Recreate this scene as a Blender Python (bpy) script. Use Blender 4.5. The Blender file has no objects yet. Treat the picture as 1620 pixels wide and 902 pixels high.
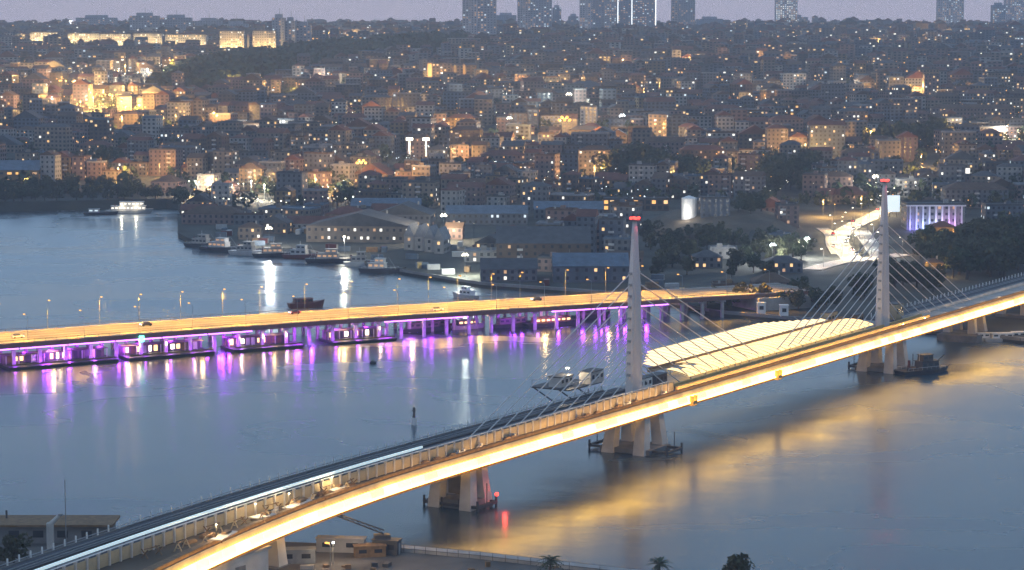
import bpy, math, random
import numpy as np
R = math.radians
random.seed(7)
rng = np.random.default_rng(7)
S = bpy.context.scene
C = S.collection

# ------------------------------------------------------------------ camera
F_PX, CAM_H, YH = 3757.0, 123.0, 26.0            # focal length in photo pixels, eye height, horizon row
PITCH = math.atan((451 - YH) / F_PX)
cd = bpy.data.cameras.new('camera'); cam = bpy.data.objects.new('camera', cd); C.objects.link(cam)
cd.sensor_width = 36.0; cd.lens = 36.0 * F_PX / 1620.0
cd.clip_start = 1.0; cd.clip_end = 60000.0
cam.location = (0, 0, CAM_H); cam.rotation_euler = (math.pi / 2 - PITCH, 0, 0)
S.camera = cam

# ------------------------------------------------------------------ sky, sun, exposure
SUN_EL, SUN_ROT = 3.0, 285.0
w = bpy.data.worlds.new('World'); S.world = w; w.use_nodes = True
nt = w.node_tree; nt.nodes.clear()
sky = nt.nodes.new('ShaderNodeTexSky'); sky.sky_type = 'NISHITA'; sky.sun_disc = False
sky.sun_elevation = R(SUN_EL); sky.sun_rotation = R(SUN_ROT); sky.altitude = 100
sky.air_density = 1.0; sky.dust_density = 0.6; sky.ozone_density = 3.0
# thin high veil of dusk cloud over the clear sky: mauve low down, blue overhead
tcs = nt.nodes.new('ShaderNodeTexCoord'); sep = nt.nodes.new('ShaderNodeSeparateXYZ'); rmp = nt.nodes.new('ShaderNodeValToRGB')
nt.links.new(tcs.outputs['Generated'], sep.inputs[0]); nt.links.new(sep.outputs[2], rmp.inputs[0])
els = rmp.color_ramp.elements
els[0].position = 0.0; els[0].color = (.40, .35, .43, 1); els[1].position = .9; els[1].color = (.17, .26, .42, 1)
e = els.new(.10); e.color = (.34, .40, .49, 1); e = els.new(.30); e.color = (.21, .32, .45, 1)
veil = nt.nodes.new('ShaderNodeBackground'); veil.inputs[1].default_value = 1.34
nt.links.new(rmp.outputs[0], veil.inputs[0])
bg = nt.nodes.new('ShaderNodeBackground'); bg.inputs[1].default_value = 0.05
add = nt.nodes.new('ShaderNodeAddShader')
wo = nt.nodes.new('ShaderNodeOutputWorld')
nt.links.new(sky.outputs[0], bg.inputs[0]); nt.links.new(bg.outputs[0], add.inputs[0]); nt.links.new(veil.outputs[0], add.inputs[1]); nt.links.new(add.outputs[0], wo.inputs[0])
sd = bpy.data.lights.new('sun', 'SUN'); sun = bpy.data.objects.new('sun', sd); C.objects.link(sun)
sd.energy = 0.12; sd.angle = R(12); sd.color = (1.0, 0.8, 0.75)
sun.rotation_euler = (R(90 - SUN_EL), 0, R(180 - SUN_ROT))
S.view_settings.view_transform = 'Standard'; S.view_settings.look = 'None'
S.view_settings.exposure = 0.15; S.view_settings.gamma = 1.0; S.view_settings.use_curve_mapping = False
cy = S.cycles
cy.use_denoising = True
cy.use_adaptive_sampling = True; cy.adaptive_threshold = .03; cy.adaptive_min_samples = 12
cy.max_bounces = 5; cy.diffuse_bounces = 2; cy.glossy_bounces = 3; cy.transmission_bounces = 2; cy.volume_bounces = 1
cy.transparent_max_bounces = 8
cy.sample_clamp_indirect = 6.0; cy.caustics_reflective = False; cy.caustics_refractive = False

# ------------------------------------------------------------------ photo pixel -> place
FW = np.array([0, math.cos(PITCH), -math.sin(PITCH)]); UP = np.array([0, math.sin(PITCH), math.cos(PITCH)])
EYE = np.array([0, 0, CAM_H])
def ray(px, py):
    return FW + np.array([1., 0, 0]) * ((px - 810) / F_PX) + UP * ((451 - py) / F_PX)
def G(px, py, z=0.0):
    d = ray(px, py); return EYE + d * ((z - CAM_H) / d[2])
def PX(x, y, z=0.0):
    v = np.array([x, y, z], float) - EYE; dep = v @ FW
    return 810 + F_PX * v[0] / dep, 451 - F_PX * (v @ UP) / dep

SH = [(-2500, 1490), (-324, 1501), (-215, 1521), (-202, 1450), (-190, 1330), (-171, 1272), (-136, 1237), (-105, 1231), (-79, 1180),
      (-51, 1130), (-14, 1077), (53, 1035), (84, 973), (165, 915), (193, 888), (420, 790), (2500, 500)]
SHX, SHY = [a for a, b in SH], [b for a, b in SH]
PROF = [(0, 2), (1000, 2.2), (1300, 3), (1500, 6), (1700, 12), (2000, 25), (2400, 43), (2800, 60), (3200, 75), (3600, 85), (4200, 88), (5000, 90), (6500, 91), (9000, 87), (30000, 80)]
PRX, PRZ = [a for a, b in PROF], [b for a, b in PROF]
def shore(x): return float(np.interp(x, SHX, SHY))
def terr(x, y):
    s = y - shore(x)
    if s < 0: return -3.0
    z = float(np.interp(y, PRX, PRZ))
    k = min(1.0, max(0.0, (y - 1600) / 900))
    z += k * (4.0 * math.sin(x * .0061 + 1.3) * math.sin(y * .0043) + 2.5 * math.sin(x * .013 + y * .009))
    ex = (x - 118) / 46; ey = (y - 1330) / 75          # bare earth bank beside the near pylon
    q = ex * ex + ey * ey
    if q < 1: z += 13 * (1 - q) ** .8
    return max(2.0, z)
_HY = np.concatenate([np.arange(880., 2600., 4.), np.arange(2600., 12000., 12.)])
def terr_v(x, y):
    z = np.interp(y, PRX, PRZ); k = np.clip((y - 1600) / 900, 0, 1)
    z = z + k * (4.0 * np.sin(x * .0061 + 1.3) * np.sin(y * .0043) + 2.5 * np.sin(x * .013 + y * .009))
    q = ((x - 118) / 46) ** 2 + ((y - 1330) / 75) ** 2
    z = z + np.where(q < 1, 13 * np.clip(1 - q, 0, 1) ** .8, 0)
    return np.where(y < np.interp(x, SHX, SHY), -3.0, np.maximum(2.0, z))
def hit(px, py):                                         # where the line of sight meets the far land
    d = ray(px, py); X = d[0] / d[1] * _HY; Z = CAM_H + d[2] / d[1] * _HY; T = terr_v(X, _HY)
    w_ = np.nonzero((T > 0) & (Z <= T))[0]
    y = _HY[w_[0]] if len(w_) else 5200.0
    x = d[0] / d[1] * y; return np.array([x, y, terr(x, y)])
def mpp(y): return y / F_PX                             # metres for one photo pixel at that depth

# ------------------------------------------------------------------ materials
MAT = {}
def mat(name, col, rough=.75, var=.18, scale=.4, emit=None, es=0., bump=0., metal=0., sample=False, spec=.4):
    if name in MAT: return MAT[name]
    m = bpy.data.materials.new(name); m.use_nodes = True; MAT[name] = m
    n = m.node_tree.nodes; l = m.node_tree.links; b = n['Principled BSDF']
    b.inputs['Roughness'].default_value = rough; b.inputs['Metallic'].default_value = metal
    b.inputs['Specular IOR Level'].default_value = spec
    c4 = (*col, 1)
    if var > 0:
        tc = n.new('ShaderNodeTexCoord'); no = n.new('ShaderNodeTexNoise'); no.inputs['Scale'].default_value = scale
        no.inputs['Detail'].default_value = 5
        rp = n.new('ShaderNodeMapRange'); rp.inputs[1].default_value = .3; rp.inputs[2].default_value = .7
        rp.inputs[3].default_value = 1 - var; rp.inputs[4].default_value = 1 + var
        mx = n.new('ShaderNodeMix'); mx.data_type = 'RGBA'; mx.blend_type = 'MULTIPLY'; mx.inputs[0].default_value = 1
        mx.inputs[6].default_value = c4
        l.new(tc.outputs['Object'], no.inputs['Vector']); l.new(no.outputs[0], rp.inputs[0]); l.new(rp.outputs[0], mx.inputs[7])
        l.new(mx.outputs[2], b.inputs['Base Color'])
        if bump > 0:
            bp = n.new('ShaderNodeBump'); bp.inputs['Strength'].default_value = bump; bp.inputs['Distance'].default_value = .2
            l.new(no.outputs[0], bp.inputs['Height']); l.new(bp.outputs[0], b.inputs['Normal'])
    else: b.inputs['Base Color'].default_value = c4
    if emit:
        b.inputs['Emission Color'].default_value = (*emit, 1); b.inputs['Emission Strength'].default_value = es
        m.cycles.emission_sampling = 'AUTO' if sample else 'NONE'
    return m
WARM, WHITE, ORNG, COOL = (1.0, .72, .38), (1.0, .93, .8), (1.0, .50, .13), (.8, .92, 1.0)
mat('lit_warm', (.3, .2, .1), .5, 0, emit=(1, .62, .26), es=1.25)
mat('lit_white', (.3, .3, .3), .5, 0, emit=WHITE, es=1.35)
mat('lit_dim', (.3, .2, .1), .5, 0, emit=(1, .55, .28), es=.55)
mat('lit_cool', (.3, .3, .3), .5, 0, emit=COOL, es=.95)
mat('lit_amber', (.3, .2, .1), .5, 0, emit=ORNG, es=1.3)
mat('glass_dark', (.035, .04, .05), .25, 0)
mat('lamp_orange', (.3, .2, .1), .5, 0, emit=(1, .46, .075), es=2.0)
mat('lamp_white', (.3, .3, .3), .5, 0, emit=(1, .9, .68), es=5)
mat('lamp_cool', (.3, .3, .3), .5, 0, emit=(.85, .95, 1), es=4)
mat('lamp_red', (.3, .02, .02), .5, 0, emit=(1, .07, .05), es=3)
mat('lamp_teal', (.02, .3, .25), .5, 0, emit=(.1, .8, .6), es=7)
mat('concrete', (.34, .32, .30), .85, .2, .25, bump=.15)
mat('concrete_pale', (.48, .45, .42), .8, .15, .3)
mat('concrete_dark', (.17, .165, .165), .9, .25, .3, bump=.2)
mat('pylon_paint', (.50, .475, .48), .45, .08, .15)
mat('pylon_edge', (.62, .58, .57), .4, .08, .2)
mat('steel_dark', (.05, .05, .055), .55, .2, .6)
mat('steel_grey', (.28, .29, .30), .45, .15, .6, metal=.3)
mat('white_paint', (.72, .71, .69), .5, .06, .5)
mat('ballast', (.055, .06, .075), .9, .25, 1.2, bump=.3)
mat('asphalt', (.07, .07, .072), .85, .25, .5, bump=.1)
mat('road_pale', (.34, .32, .29), .8, .15, .3)
mat('ochre_paint', (.50, .33, .12), .6, .2, .4)
mat('timber', (.20, .12, .06), .8, .3, .8)
mat('cable', (.55, .53, .52), .4, 0)
mat('earth', (.105, .08, .055), .95, .3, .06, bump=.3)
mat('bark', (.06, .045, .035), .9, .3, 2.)
mat('tyre', (.02, .02, .02), .8, 0)
mat('fence_panel', (.42, .33, .20), .8, .25, .25)
mat('fascia_metal', (.75, .72, .62), .45, .08, .5, emit=(1, .52, .06), es=8.5, sample=True)  # emission stands for light falling on the metal
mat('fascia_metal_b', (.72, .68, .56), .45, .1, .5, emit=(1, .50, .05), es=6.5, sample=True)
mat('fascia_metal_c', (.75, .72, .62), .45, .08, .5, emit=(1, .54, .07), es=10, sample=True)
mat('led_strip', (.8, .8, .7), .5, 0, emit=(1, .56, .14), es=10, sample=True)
mat('led_blue_white', (.7, .8, .8), .5, 0, emit=(.72, .92, .95), es=.42)
mat('led_purple', (.7, .5, .8), .5, 0, emit=(.60, .16, 1), es=4.0)
mat('roof_panel', (.68, .60, .44), .55, .10, .2, emit=(1, .64, .21), es=1.55, sample=True)  # emission stands for station lamps lighting the panels
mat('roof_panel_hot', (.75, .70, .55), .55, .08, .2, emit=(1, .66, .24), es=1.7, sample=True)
mat('soffit_light', (.6, .5, .3), .5, 0, emit=(1, .50, .08), es=46, sample=True)
mat('pier_concrete', (.42, .40, .41), .8, .15, .4)
mat('hull_dark', (.03, .032, .04), .5, .2, .5)
mat('hull_red', (.12, .03, .025), .5, .2, .5)
mat('hull_white', (.42, .42, .42), .4, .1, .5)

# ------------------------------------------------------------------ mesh building
class MB:
    def __init__(s): s.v = []; s.f = []; s.m = []
    def poly(s, pts, mi=0):
        i = len(s.v); s.v.extend([tuple(map(float, p)) for p in pts]); s.f.append(tuple(range(i, i + len(pts)))); s.m.append(mi); return s
    def box(s, c, size, rz=0., mi=0, taper=1.):
        hx, hy, hz = size[0] / 2, size[1] / 2, size[2] / 2; ca, sa = math.cos(rz), math.sin(rz); i = len(s.v)
        for z, k in ((-hz, 1.), (hz, taper)):
            for x, y in ((-hx, -hy), (hx, -hy), (hx, hy), (-hx, hy)):
                s.v.append((c[0] + (x * ca - y * sa) * k, c[1] + (x * sa + y * ca) * k, c[2] + z))
        for q in ((0, 3, 2, 1), (4, 5, 6, 7), (0, 1, 5, 4), (1, 2, 6, 5), (2, 3, 7, 6), (3, 0, 4, 7)):
            s.f.append(tuple(i + a for a in q)); s.m.append(mi)
        return s
    def loft(s, rings, mi=0, cap=True, closed=True):
        n = len(rings[0]); i = len(s.v)
        for r in rings: s.v.extend([tuple(map(float, p)) for p in r])
        for k in range(len(rings) - 1):
            for j in range(n if closed else n - 1):
                a = i + k * n + j; b = i + k * n + (j + 1) % n
                s.f.append((a, b, b + n, a + n)); s.m.append(mi)
        if cap and closed:
            s.f.append(tuple(i + j for j in reversed(range(n)))); s.m.append(mi)
            s.f.append(tuple(i + (len(rings) - 1) * n + j for j in range(n))); s.m.append(mi)
        return s
    def tube(s, a, b, r, r2=None, n=6, mi=0):
        a = np.array(a, float); b = np.array(b, float); r2 = r if r2 is None else r2
        d = (b - a) / (np.linalg.norm(b - a) + 1e-9); h = np.array([0, 0, 1.]) if abs(d[2]) < .9 else np.array([1., 0, 0])
        p = np.cross(d, h); p /= np.linalg.norm(p); q = np.cross(d, p)
        an = [2 * math.pi * k / n for k in range(n)]
        return s.loft([[c + (p * math.cos(t) + q * math.sin(t)) * rr for t in an] for c, rr in ((a, r), (b, r2))], mi)
    def ball(s, c, r, mi=0, n=8, m=5, sq=1.):
        rings = []
        for k in range(1, m):
            t = math.pi * k / m
            rings.append([(c[0] + r * math.sin(t) * math.cos(2 * math.pi * j / n), c[1] + r * math.sin(t) * math.sin(2 * math.pi * j / n), c[2] - r * sq * math.cos(t)) for j in range(n)])
        return s.loft(rings, mi)
    def mesh(s, name, mats):
        me = bpy.data.meshes.new(name); me.from_pydata(s.v, [], s.f)
        for m in (mats if isinstance(mats, (list, tuple)) else [mats]): me.materials.append(MAT[m])
        if any(s.m): me.polygons.foreach_set('material_index', s.m)
        me.update(); return me
    def build(s, name, mats, parent=None, loc=None, kind=None):
        o = bpy.data.objects.new(name, s.mesh(name, mats)); C.objects.link(o)
        if parent is not None: o.parent = parent
        if loc is not None: o.location = loc
        if kind: o['kind'] = kind
        return o
def tag(o, label, cat, group=None, kind=None):
    if label: o['label'] = label
    if cat: o['category'] = cat
    if group: o['group'] = group
    if kind: o['kind'] = kind
    return o
def thing(name, label, cat, loc=(0, 0, 0), rz=0., group=None):
    o = bpy.data.objects.new(name, None); C.objects.link(o); o.location = [float(a) for a in loc]; o.rotation_euler = (0, 0, rz)
    o.empty_display_size = .1
    return tag(o, label, cat, group)
def place(name, me, parent, loc, rz=0., scale=None):                # a part that shares its mesh data
    o = bpy.data.objects.new(name, me); C.objects.link(o); o.parent = parent; o.location = [float(a) for a in loc]; o.rotation_euler = (0, 0, rz)
    if scale is not None: o.scale = scale
    return o
def copy_tree(o, parent=None):
    c = o.copy(); C.objects.link(c)
    if parent is not None: c.parent = parent
    for ch in list(o.children): copy_tree(ch, c)
    return c
def struct(o): o['kind'] = 'structure'; return o
def light(name, kind, loc, power, col, parent=None, r=.5, spot=None, rot=None):
    d = bpy.data.lights.new(name, kind); d.energy = power; d.color = col
    if kind in ('POINT', 'SPOT'): d.shadow_soft_size = r
    if kind == 'SPOT': d.spot_size = R(spot or 140); d.spot_blend = .6
    o = bpy.data.objects.new(name, d); C.objects.link(o); o.location = [float(a) for a in loc]
    if parent is not None: o.parent = parent
    if rot: o.rotation_euler = rot
    return o
ORD = ['nearest', 'second nearest', 'third nearest', 'fourth nearest', 'fifth nearest', 'sixth nearest', 'seventh nearest', 'eighth nearest', 'ninth nearest', 'tenth nearest', 'eleventh nearest', 'twelfth nearest']
ORDL = ['first', 'second', 'third', 'fourth', 'fifth', 'sixth', 'seventh', 'eighth', 'ninth', 'tenth', 'eleventh', 'twelfth']
HAZE = 1.05e-4

# ================================================================== SETTING
# ---- water
m = bpy.data.materials.new('water'); m.use_nodes = True; MAT['water'] = m
n = m.node_tree.nodes; l = m.node_tree.links; n.remove(n['Principled BSDF'])
body = n.new('ShaderNodeBsdfDiffuse'); body.inputs[0].default_value = (.008, .03, .052, 1)
b = n.new('ShaderNodeBsdfAnisotropic'); b.distribution = 'MULTI_GGX'; b.inputs['Color'].default_value = (.90, .96, 1, 1)
fr = n.new('ShaderNodeFresnel'); fr.inputs['IOR'].default_value = 1.46
mxs = n.new('ShaderNodeMixShader'); l.new(fr.outputs[0], mxs.inputs[0]); l.new(body.outputs[0], mxs.inputs[1]); l.new(b.outputs[0], mxs.inputs[2])
l.new(mxs.outputs[0], n['Material Output'].inputs['Surface'])
geo = n.new('ShaderNodeNewGeometry')
def wnoise(sx, sy, detail, dist=0.):
    mp = n.new('ShaderNodeMapping'); mp.inputs['Scale'].default_value = (sx, sy, 1); mp.inputs['Rotation'].default_value = (0, 0, R(20))
    no = n.new('ShaderNodeTexNoise'); no.inputs['Scale'].default_value = 1; no.inputs['Detail'].default_value = detail; no.inputs['Distortion'].default_value = dist
    l.new(geo.outputs['Position'], mp.inputs['Vector']); l.new(mp.outputs[0], no.inputs['Vector']); return no
big = wnoise(.009, .016, 4, 1.2); rr = n.new('ShaderNodeMapRange')
rr.inputs[1].default_value = .36; rr.inputs[2].default_value = .64; rr.inputs[3].default_value = .18; rr.inputs[4].default_value = .34
l.new(big.outputs[0], rr.inputs[0]); l.new(rr.outputs[0], b.inputs['Roughness'])
rip = wnoise(.35, .9, 3, .3); swell = wnoise(.05, .11, 3, .5)
ad = n.new('ShaderNodeMath'); ad.operation = 'MULTIPLY_ADD'; ad.inputs[1].default_value = 4.0
l.new(swell.outputs[0], ad.inputs[0]); l.new(rip.outputs[0], ad.inputs[2])
bp = n.new('ShaderNodeBump'); bp.inputs['Strength'].default_value = .08; bp.inputs['Distance'].default_value = .25
l.new(ad.outputs[0], bp.inputs['Height']); l.new(bp.outputs[0], b.inputs['Normal'])
wb = MB(); wb.poly([(-1500, 120, 0), (1500, 120, 0), (1500, 1700, 0), (-1500, 1700, 0)])
struct(wb.build('water', 'water'))

# ---- far land: quay wall at the shore, then the ground rising to the skyline
mat('ground', (.055, .055, .045), .95, .6, .03, bump=.2)
xs = list(np.arange(-1020, -421, 60)) + list(np.arange(-420, 430, 9)) + list(np.arange(430, 1060, 60))
offs = [0, 0.01, 3, 9, 18, 30, 45, 60, 80, 100, 130, 160, 190, 220, 260, 300, 350, 400, 460, 520, 600, 700, 820, 950, 1100, 1300, 1500, 1750, 2000, 2300, 2600, 3000, 3400, 3800, 4300, 4800, 5500, 6300, 7200]
tb = MB(); no_ = len(offs)
for x in xs:
    sy = shore(x)
    for k, o in enumerate(offs):
        fan = x * (1 + max(0, o - 1500) / 2600.)
        tb.v.append((fan, sy + o, -2.0 if k == 0 else terr(fan, sy + o + 1.0 if o < 2 else max(shore(fan) + 1, sy + o))))
for i in range(len(xs) - 1):
    for k in range(no_ - 1):
        a = i * no_ + k; tb.f.append((a, a + no_, a + no_ + 1, a + 1)); tb.m.append(0)
struct(tb.build('terrain', 'ground'))
# bare earth bank with terraces beside the near pylon
eb = MB(); NQ, MQ = 30, 14
for j in range(MQ + 1):
    for i in range(NQ):
        a = 2 * math.pi * i / NQ; k = j / MQ; x, y_ = 118 + 45.6 * k * math.cos(a), 1330 + 74.5 * k * math.sin(a); zt = terr(x, y_)
        eb.v.append((x, y_, zt + .35 + (.55 if j % 3 == 1 else 0)))
for j in range(MQ):
    for i in range(NQ): eb.f.append((j * NQ + i, j * NQ + (i + 1) % NQ, (j + 1) * NQ + (i + 1) % NQ, (j + 1) * NQ + i)); eb.m.append(0)
struct(eb.build('earth_bank', 'earth'))
# stone coping along the far quays
cop = MB()
cpts = [(x, shore(x), 2.0) for x in np.arange(-171, 330, 6)]
for a, c in zip(cpts[:-1], cpts[1:]):
    cop.loft([[(p[0], p[1] - .5, 1.2), (p[0], p[1] + 1.4, 1.2), (p[0], p[1] + 1.4, 2.5), (p[0], p[1] - .5, 2.5)] for p in (a, c)])
mat('quay_stone', (.22, .21, .20), .9, .25, .2)
struct(cop.build('quay', 'quay_stone'))

# ---- near bank, under the left end of the metro bridge
mat('near_ground', (.11, .10, .09), .95, .35, .12, bump=.3)
NB = [G(-120, 846, 2), G(60, 846, 2), G(200, 848, 2), G(380, 854, 2), G(520, 860, 2), G(640, 869, 2), G(760, 880, 2), G(900, 896, 2), G(1250, 935, 2), G(1900, 990, 2)]
nb = MB()
for a, c in zip(NB[:-1], NB[1:]):
    nb.poly([(a[0], a[1], 2), (c[0], c[1], 2), (c[0], 130, 2), (a[0], 130, 2)][::-1])
    nb.poly([(a[0], a[1], -2), (c[0], c[1], -2), (c[0], c[1], 2), (a[0], a[1], 2)])
struct(nb.build('near_bank', 'near_ground'))
qw = MB()
for a, c in zip(NB[4:-1], NB[5:]):
    d = (c - a); d = d / np.linalg.norm(d); nn = np.array([-d[1], d[0], 0])
    ring = lambda p: [p + nn * .6 + (0, 0, -1.5), p + nn * .6 + (0, 0, .9), p - nn * 2.6 + (0, 0, .9), p - nn * 2.6 + (0, 0, -1.5)]
    qw.loft([ring(a), ring(c)])
struct(qw.build('quay_wall', 'concrete'))

# ---- haze over everything
hz = MB(); hz.box((0, 4400, 126), (9600, 9800, 262))
hm = bpy.data.materials.new('haze'); hm.use_nodes = True; hn = hm.node_tree.nodes; hn.clear()
pv = hn.new('ShaderNodeVolumePrincipled'); pv.inputs['Color'].default_value = (.74, .85, 1, 1); pv.inputs['Density'].default_value = HAZE
ho = hn.new('ShaderNodeOutputMaterial'); hm.node_tree.links.new(pv.outputs[0], ho.inputs['Volume']); MAT['haze'] = hm
if HAZE > 0:
    tag(hz.build('haze', 'haze'), 'thin blue evening haze over the whole city', 'haze', kind='stuff')

# ================================================================== METRO BRIDGE
T1 = np.array([35.2, 668.3]); T2 = np.array([130.0, 823.3])
BU = (T2 - T1) / np.linalg.norm(T2 - T1); SPAN = float(np.linalg.norm(T2 - T1)); BA = math.atan2(BU[1], BU[0])
BN = np.array([BU[1], -BU[0]])
def curve(s, t=0.):                                                # the left end bends and its near edge flares out
    if s >= -110: return 0.0
    k = min(1., max(0., (t - 2.9) / 2.6)); return (4.4e-4 + 5.6e-4 * k) * (s + 110) ** 2
def BP(s, t, z): return (s, -(t + curve(s, t)), z)                   # local: s along, t towards the near side
def BW(s, t, z): P = T1 + BU * s + BN * (t + curve(s, t)); return np.array([P[0], P[1], z])
def sts(s0, s1, step=6.): return np.linspace(s0, s1, max(2, int(round((s1 - s0) / step)) + 1))
def sweep(mb, prof, s0, s1, step=6., mi=0): return mb.loft([[BP(s, t, z) for t, z in prof] for s in sts(s0, s1, step)], mi)
S0, S1 = -330., 440.
mb_ = thing('metro_bridge', 'long cable stayed metro bridge with glowing edge crossing the water in the foreground', 'bridge', (T1[0], T1[1], 0), BA)
sweep(MB(), [(-15.2, 14.6), (5.6, 14.6), (5.9, 13.0), (2.5, 10.2), (-11, 10.2), (-15.2, 12.6)], S0, S1).build('girder', 'concrete', mb_)
sweep(MB(), [(-14.4, 14.65), (-3.6, 14.65), (-3.6, 14.9), (-14.4, 14.9)], S0, 14).build('track_bed', 'ballast', mb_)
sweep(MB(), [(-14.4, 14.65), (-3.6, 14.65), (-3.6, 14.9), (-14.4, 14.9)], 200, S1).build('track_bed', 'ballast', mb_)
for (a, c) in ((S0, 14), (200, S1)):
    for t in (-12.6, -11.1, -7.2, -5.7):
        sweep(MB(), [(t - .08, 14.9), (t + .08, 14.9), (t + .08, 15.12), (t - .08, 15.12)], a, c).build('rail', 'steel_grey', mb_)
sweep(MB(), [(-9.5, 14.9), (-8.8, 14.9), (-8.8, 15.35), (-9.5, 15.35)], S0, 12).build('cable_trough', 'steel_dark', mb_)
sweep(MB(), [(2.9, 14.65), (5.4, 14.65), (5.4, 14.85), (2.9, 14.85)], S0, 18).build('walkway', 'earth', mb_)
sweep(MB(), [(-3.0, 14.65), (5.4, 14.65), (5.4, 14.85), (-3.0, 14.85)], 18.02, S1).build('walkway', 'concrete_dark', mb_)
sweep(MB(), [(-3.5, 14.65), (2.4, 14.65), (2.4, 14.8), (-3.5, 14.8)], S0, 14).build('inspection_path', 'asphalt', mb_)
# white strip standing in for a train's light trail, brackets added to carry it
sweep(MB(), [(1.3, 18.2), (1.7, 18.2), (1.7, 18.75), (1.3, 18.75)], -300, -112).build('strip_light', 'led_blue_white', mb_)
for s in np.arange(-298, -112, 7.6): MB().box(BP(s, 1.5, 16.5), (.16, .16, 3.4)).build('strip_bracket', 'steel_dark', mb_)
# fence of panels and posts beside the walkway
me_pan = MB().box((0, 0, 1.35), (3.62, .12, 2.6)).mesh('fence_panel', 'fence_panel')
me_post = MB().box((0, -.05, 1.5), (.42, .5, 3.0)).box((0, -.05, 3.06), (.6, .7, .16)).mesh('fence_post', 'concrete_pale')
s = -282.
while s < 16:
    dx = math.atan2(-(curve(s + 1) - curve(s)), 1)
    place('fence_post', me_post, mb_, BP(s, 2.7, 14.85), dx); place('fence_panel', me_pan, mb_, BP(s + 1.9, 2.6, 14.85), dx)
    s += 3.8
sweep(MB(), [(2.6, 18.0), (2.85, 18.0), (2.85, 18.16), (2.6, 18.16)], S0, 14).build('handrail', 'white_paint', mb_)
# low kerb on the near side of the walkway, brown lip
sweep(MB(), [(5.0, 14.86), (5.6, 14.86), (5.6, 15.6), (5.0, 15.6)], S0, S1).build('kerb', 'timber', mb_)
# fascia panels, the lamp light on them put in as emission, plus light strip
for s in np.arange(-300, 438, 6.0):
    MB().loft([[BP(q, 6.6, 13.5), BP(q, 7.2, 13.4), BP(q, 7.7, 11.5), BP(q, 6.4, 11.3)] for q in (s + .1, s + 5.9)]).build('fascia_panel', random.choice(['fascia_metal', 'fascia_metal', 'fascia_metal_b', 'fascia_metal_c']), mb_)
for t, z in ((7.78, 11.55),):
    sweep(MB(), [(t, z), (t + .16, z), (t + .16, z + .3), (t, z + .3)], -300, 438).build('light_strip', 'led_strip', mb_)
sweep(MB(), [(5.9, 10.4), (7.3, 10.7), (7.3, 11.25), (5.9, 11.25)], S0, S1).build('fascia_soffit', 'timber', mb_)
# far parapet: posts and rail
me_rp = MB().box((0, 0, .95), (.26, .26, 1.9)).mesh('railing_post', 'white_paint')
for (a, c) in ((-282, 8), (206, 436)):
    for s in np.arange(a, c, 3.8): place('railing_post', me_rp, mb_, BP(s, -15.0, 14.6))
    sweep(MB(), [(-15.1, 15.5), (-14.9, 15.5), (-14.9, 15.62), (-15.1, 15.62)], a, c).build('railing_bar', 'steel_grey', mb_)
    sweep(MB(), [(-15.18, 14.62), (-14.8, 14.62), (-14.8, 15.1), (-15.18, 15.1)], a, c).build('parapet', 'concrete_dark', mb_)
# right end: pale service lane on the near side
sweep(MB(), [(-2.9, 14.86), (4.4, 14.86), (4.4, 15.0), (-2.9, 15.0)], 206, S1).build('service_lane', 'concrete', mb_)
sweep(MB(), [(-3.5, 14.9), (-3.0, 14.9), (-3.0, 16.0), (-3.5, 16.0)], 206, S1).build('parapet', 'concrete_pale', mb_)

# ---- pylons
def oval(cx, cy, z, a, c, n=14): return [(cx + a * math.cos(2 * math.pi * k / n), cy + c * math.sin(2 * math.pi * k / n), z) for k in range(n)]
for s0 in (0.0, SPAN):
    py_ = place('pylon', None, mb_, BP(s0, -.6, 0))
    py_['label'] = 'tall tapering grey pylon, the nearer of the two' if s0 == 0 else 'tall tapering grey pylon, the farther of the two'
    rings = []
    for z, a, c in ((9, 2.3, 2.6), (16, 2.4, 2.55), (26, 2.3, 2.3), (38, 2.05, 1.95), (48, 1.75, 1.6), (56, 1.35, 1.2), (62, .95, .9), (65.6, .62, .6)): rings.append(oval(0, 0, z, a, c))
    sh = MB().loft(rings).build('shaft', 'pylon_paint', py_)
    for p in sh.data.polygons: p.use_smooth = len(p.vertices) == 4
    for sg in (-1, 1):                                              # pale fins that carry the anchors
        fin = MB(); rr_ = []
        for z, o, wd in ((15.5, 3.1, .9), (26, 3.0, .9), (38, 2.7, .8), (48, 2.3, .7), (55, 1.75, .5), (60.5, 1.1, .25)):
            rr_.append([(sg * (o - 1.2), -wd, z), (sg * o, -wd, z), (sg * o, wd, z), (sg * (o - 1.2), wd, z)])
        fin.loft(rr_).build('anchor_fin', 'pylon_edge', py_)
    pf = MB().box((0, 0, 65.8), (2.6, 2.6, .25)).build('beacon_platform', 'steel_dark', py_)
    for dx_, dy_ in ((-1.1, -1.0), (1.1, -1.0), (-1.1, 1.), (1.1, 1.)): MB().ball((dx_ * .8, dy_ * .8, 66.4), .45).build('beacon', 'lamp_red', py_)
    light('beacon_glow', 'POINT', (0, -2.0, 67.4), 1300, (1, .04, .03), py_, .6)
    for i in range(10):
        za = 22 + i * 3.2
        for sg in (-1, 1):
            MB().box((sg * 3.05 - sg * .012 * (za - 20), 0, za), (.7, 1.0, .7)).build('cable_anchor', 'steel_grey', py_)
            ds = 15 + i * 8.3
            MB().tube(BP(s0 + sg * 2.6, -.6, za), BP(s0 + sg * ds, -1.6, 14.9), .17, n=5).build('stay_cable', 'cable', mb_)
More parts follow.
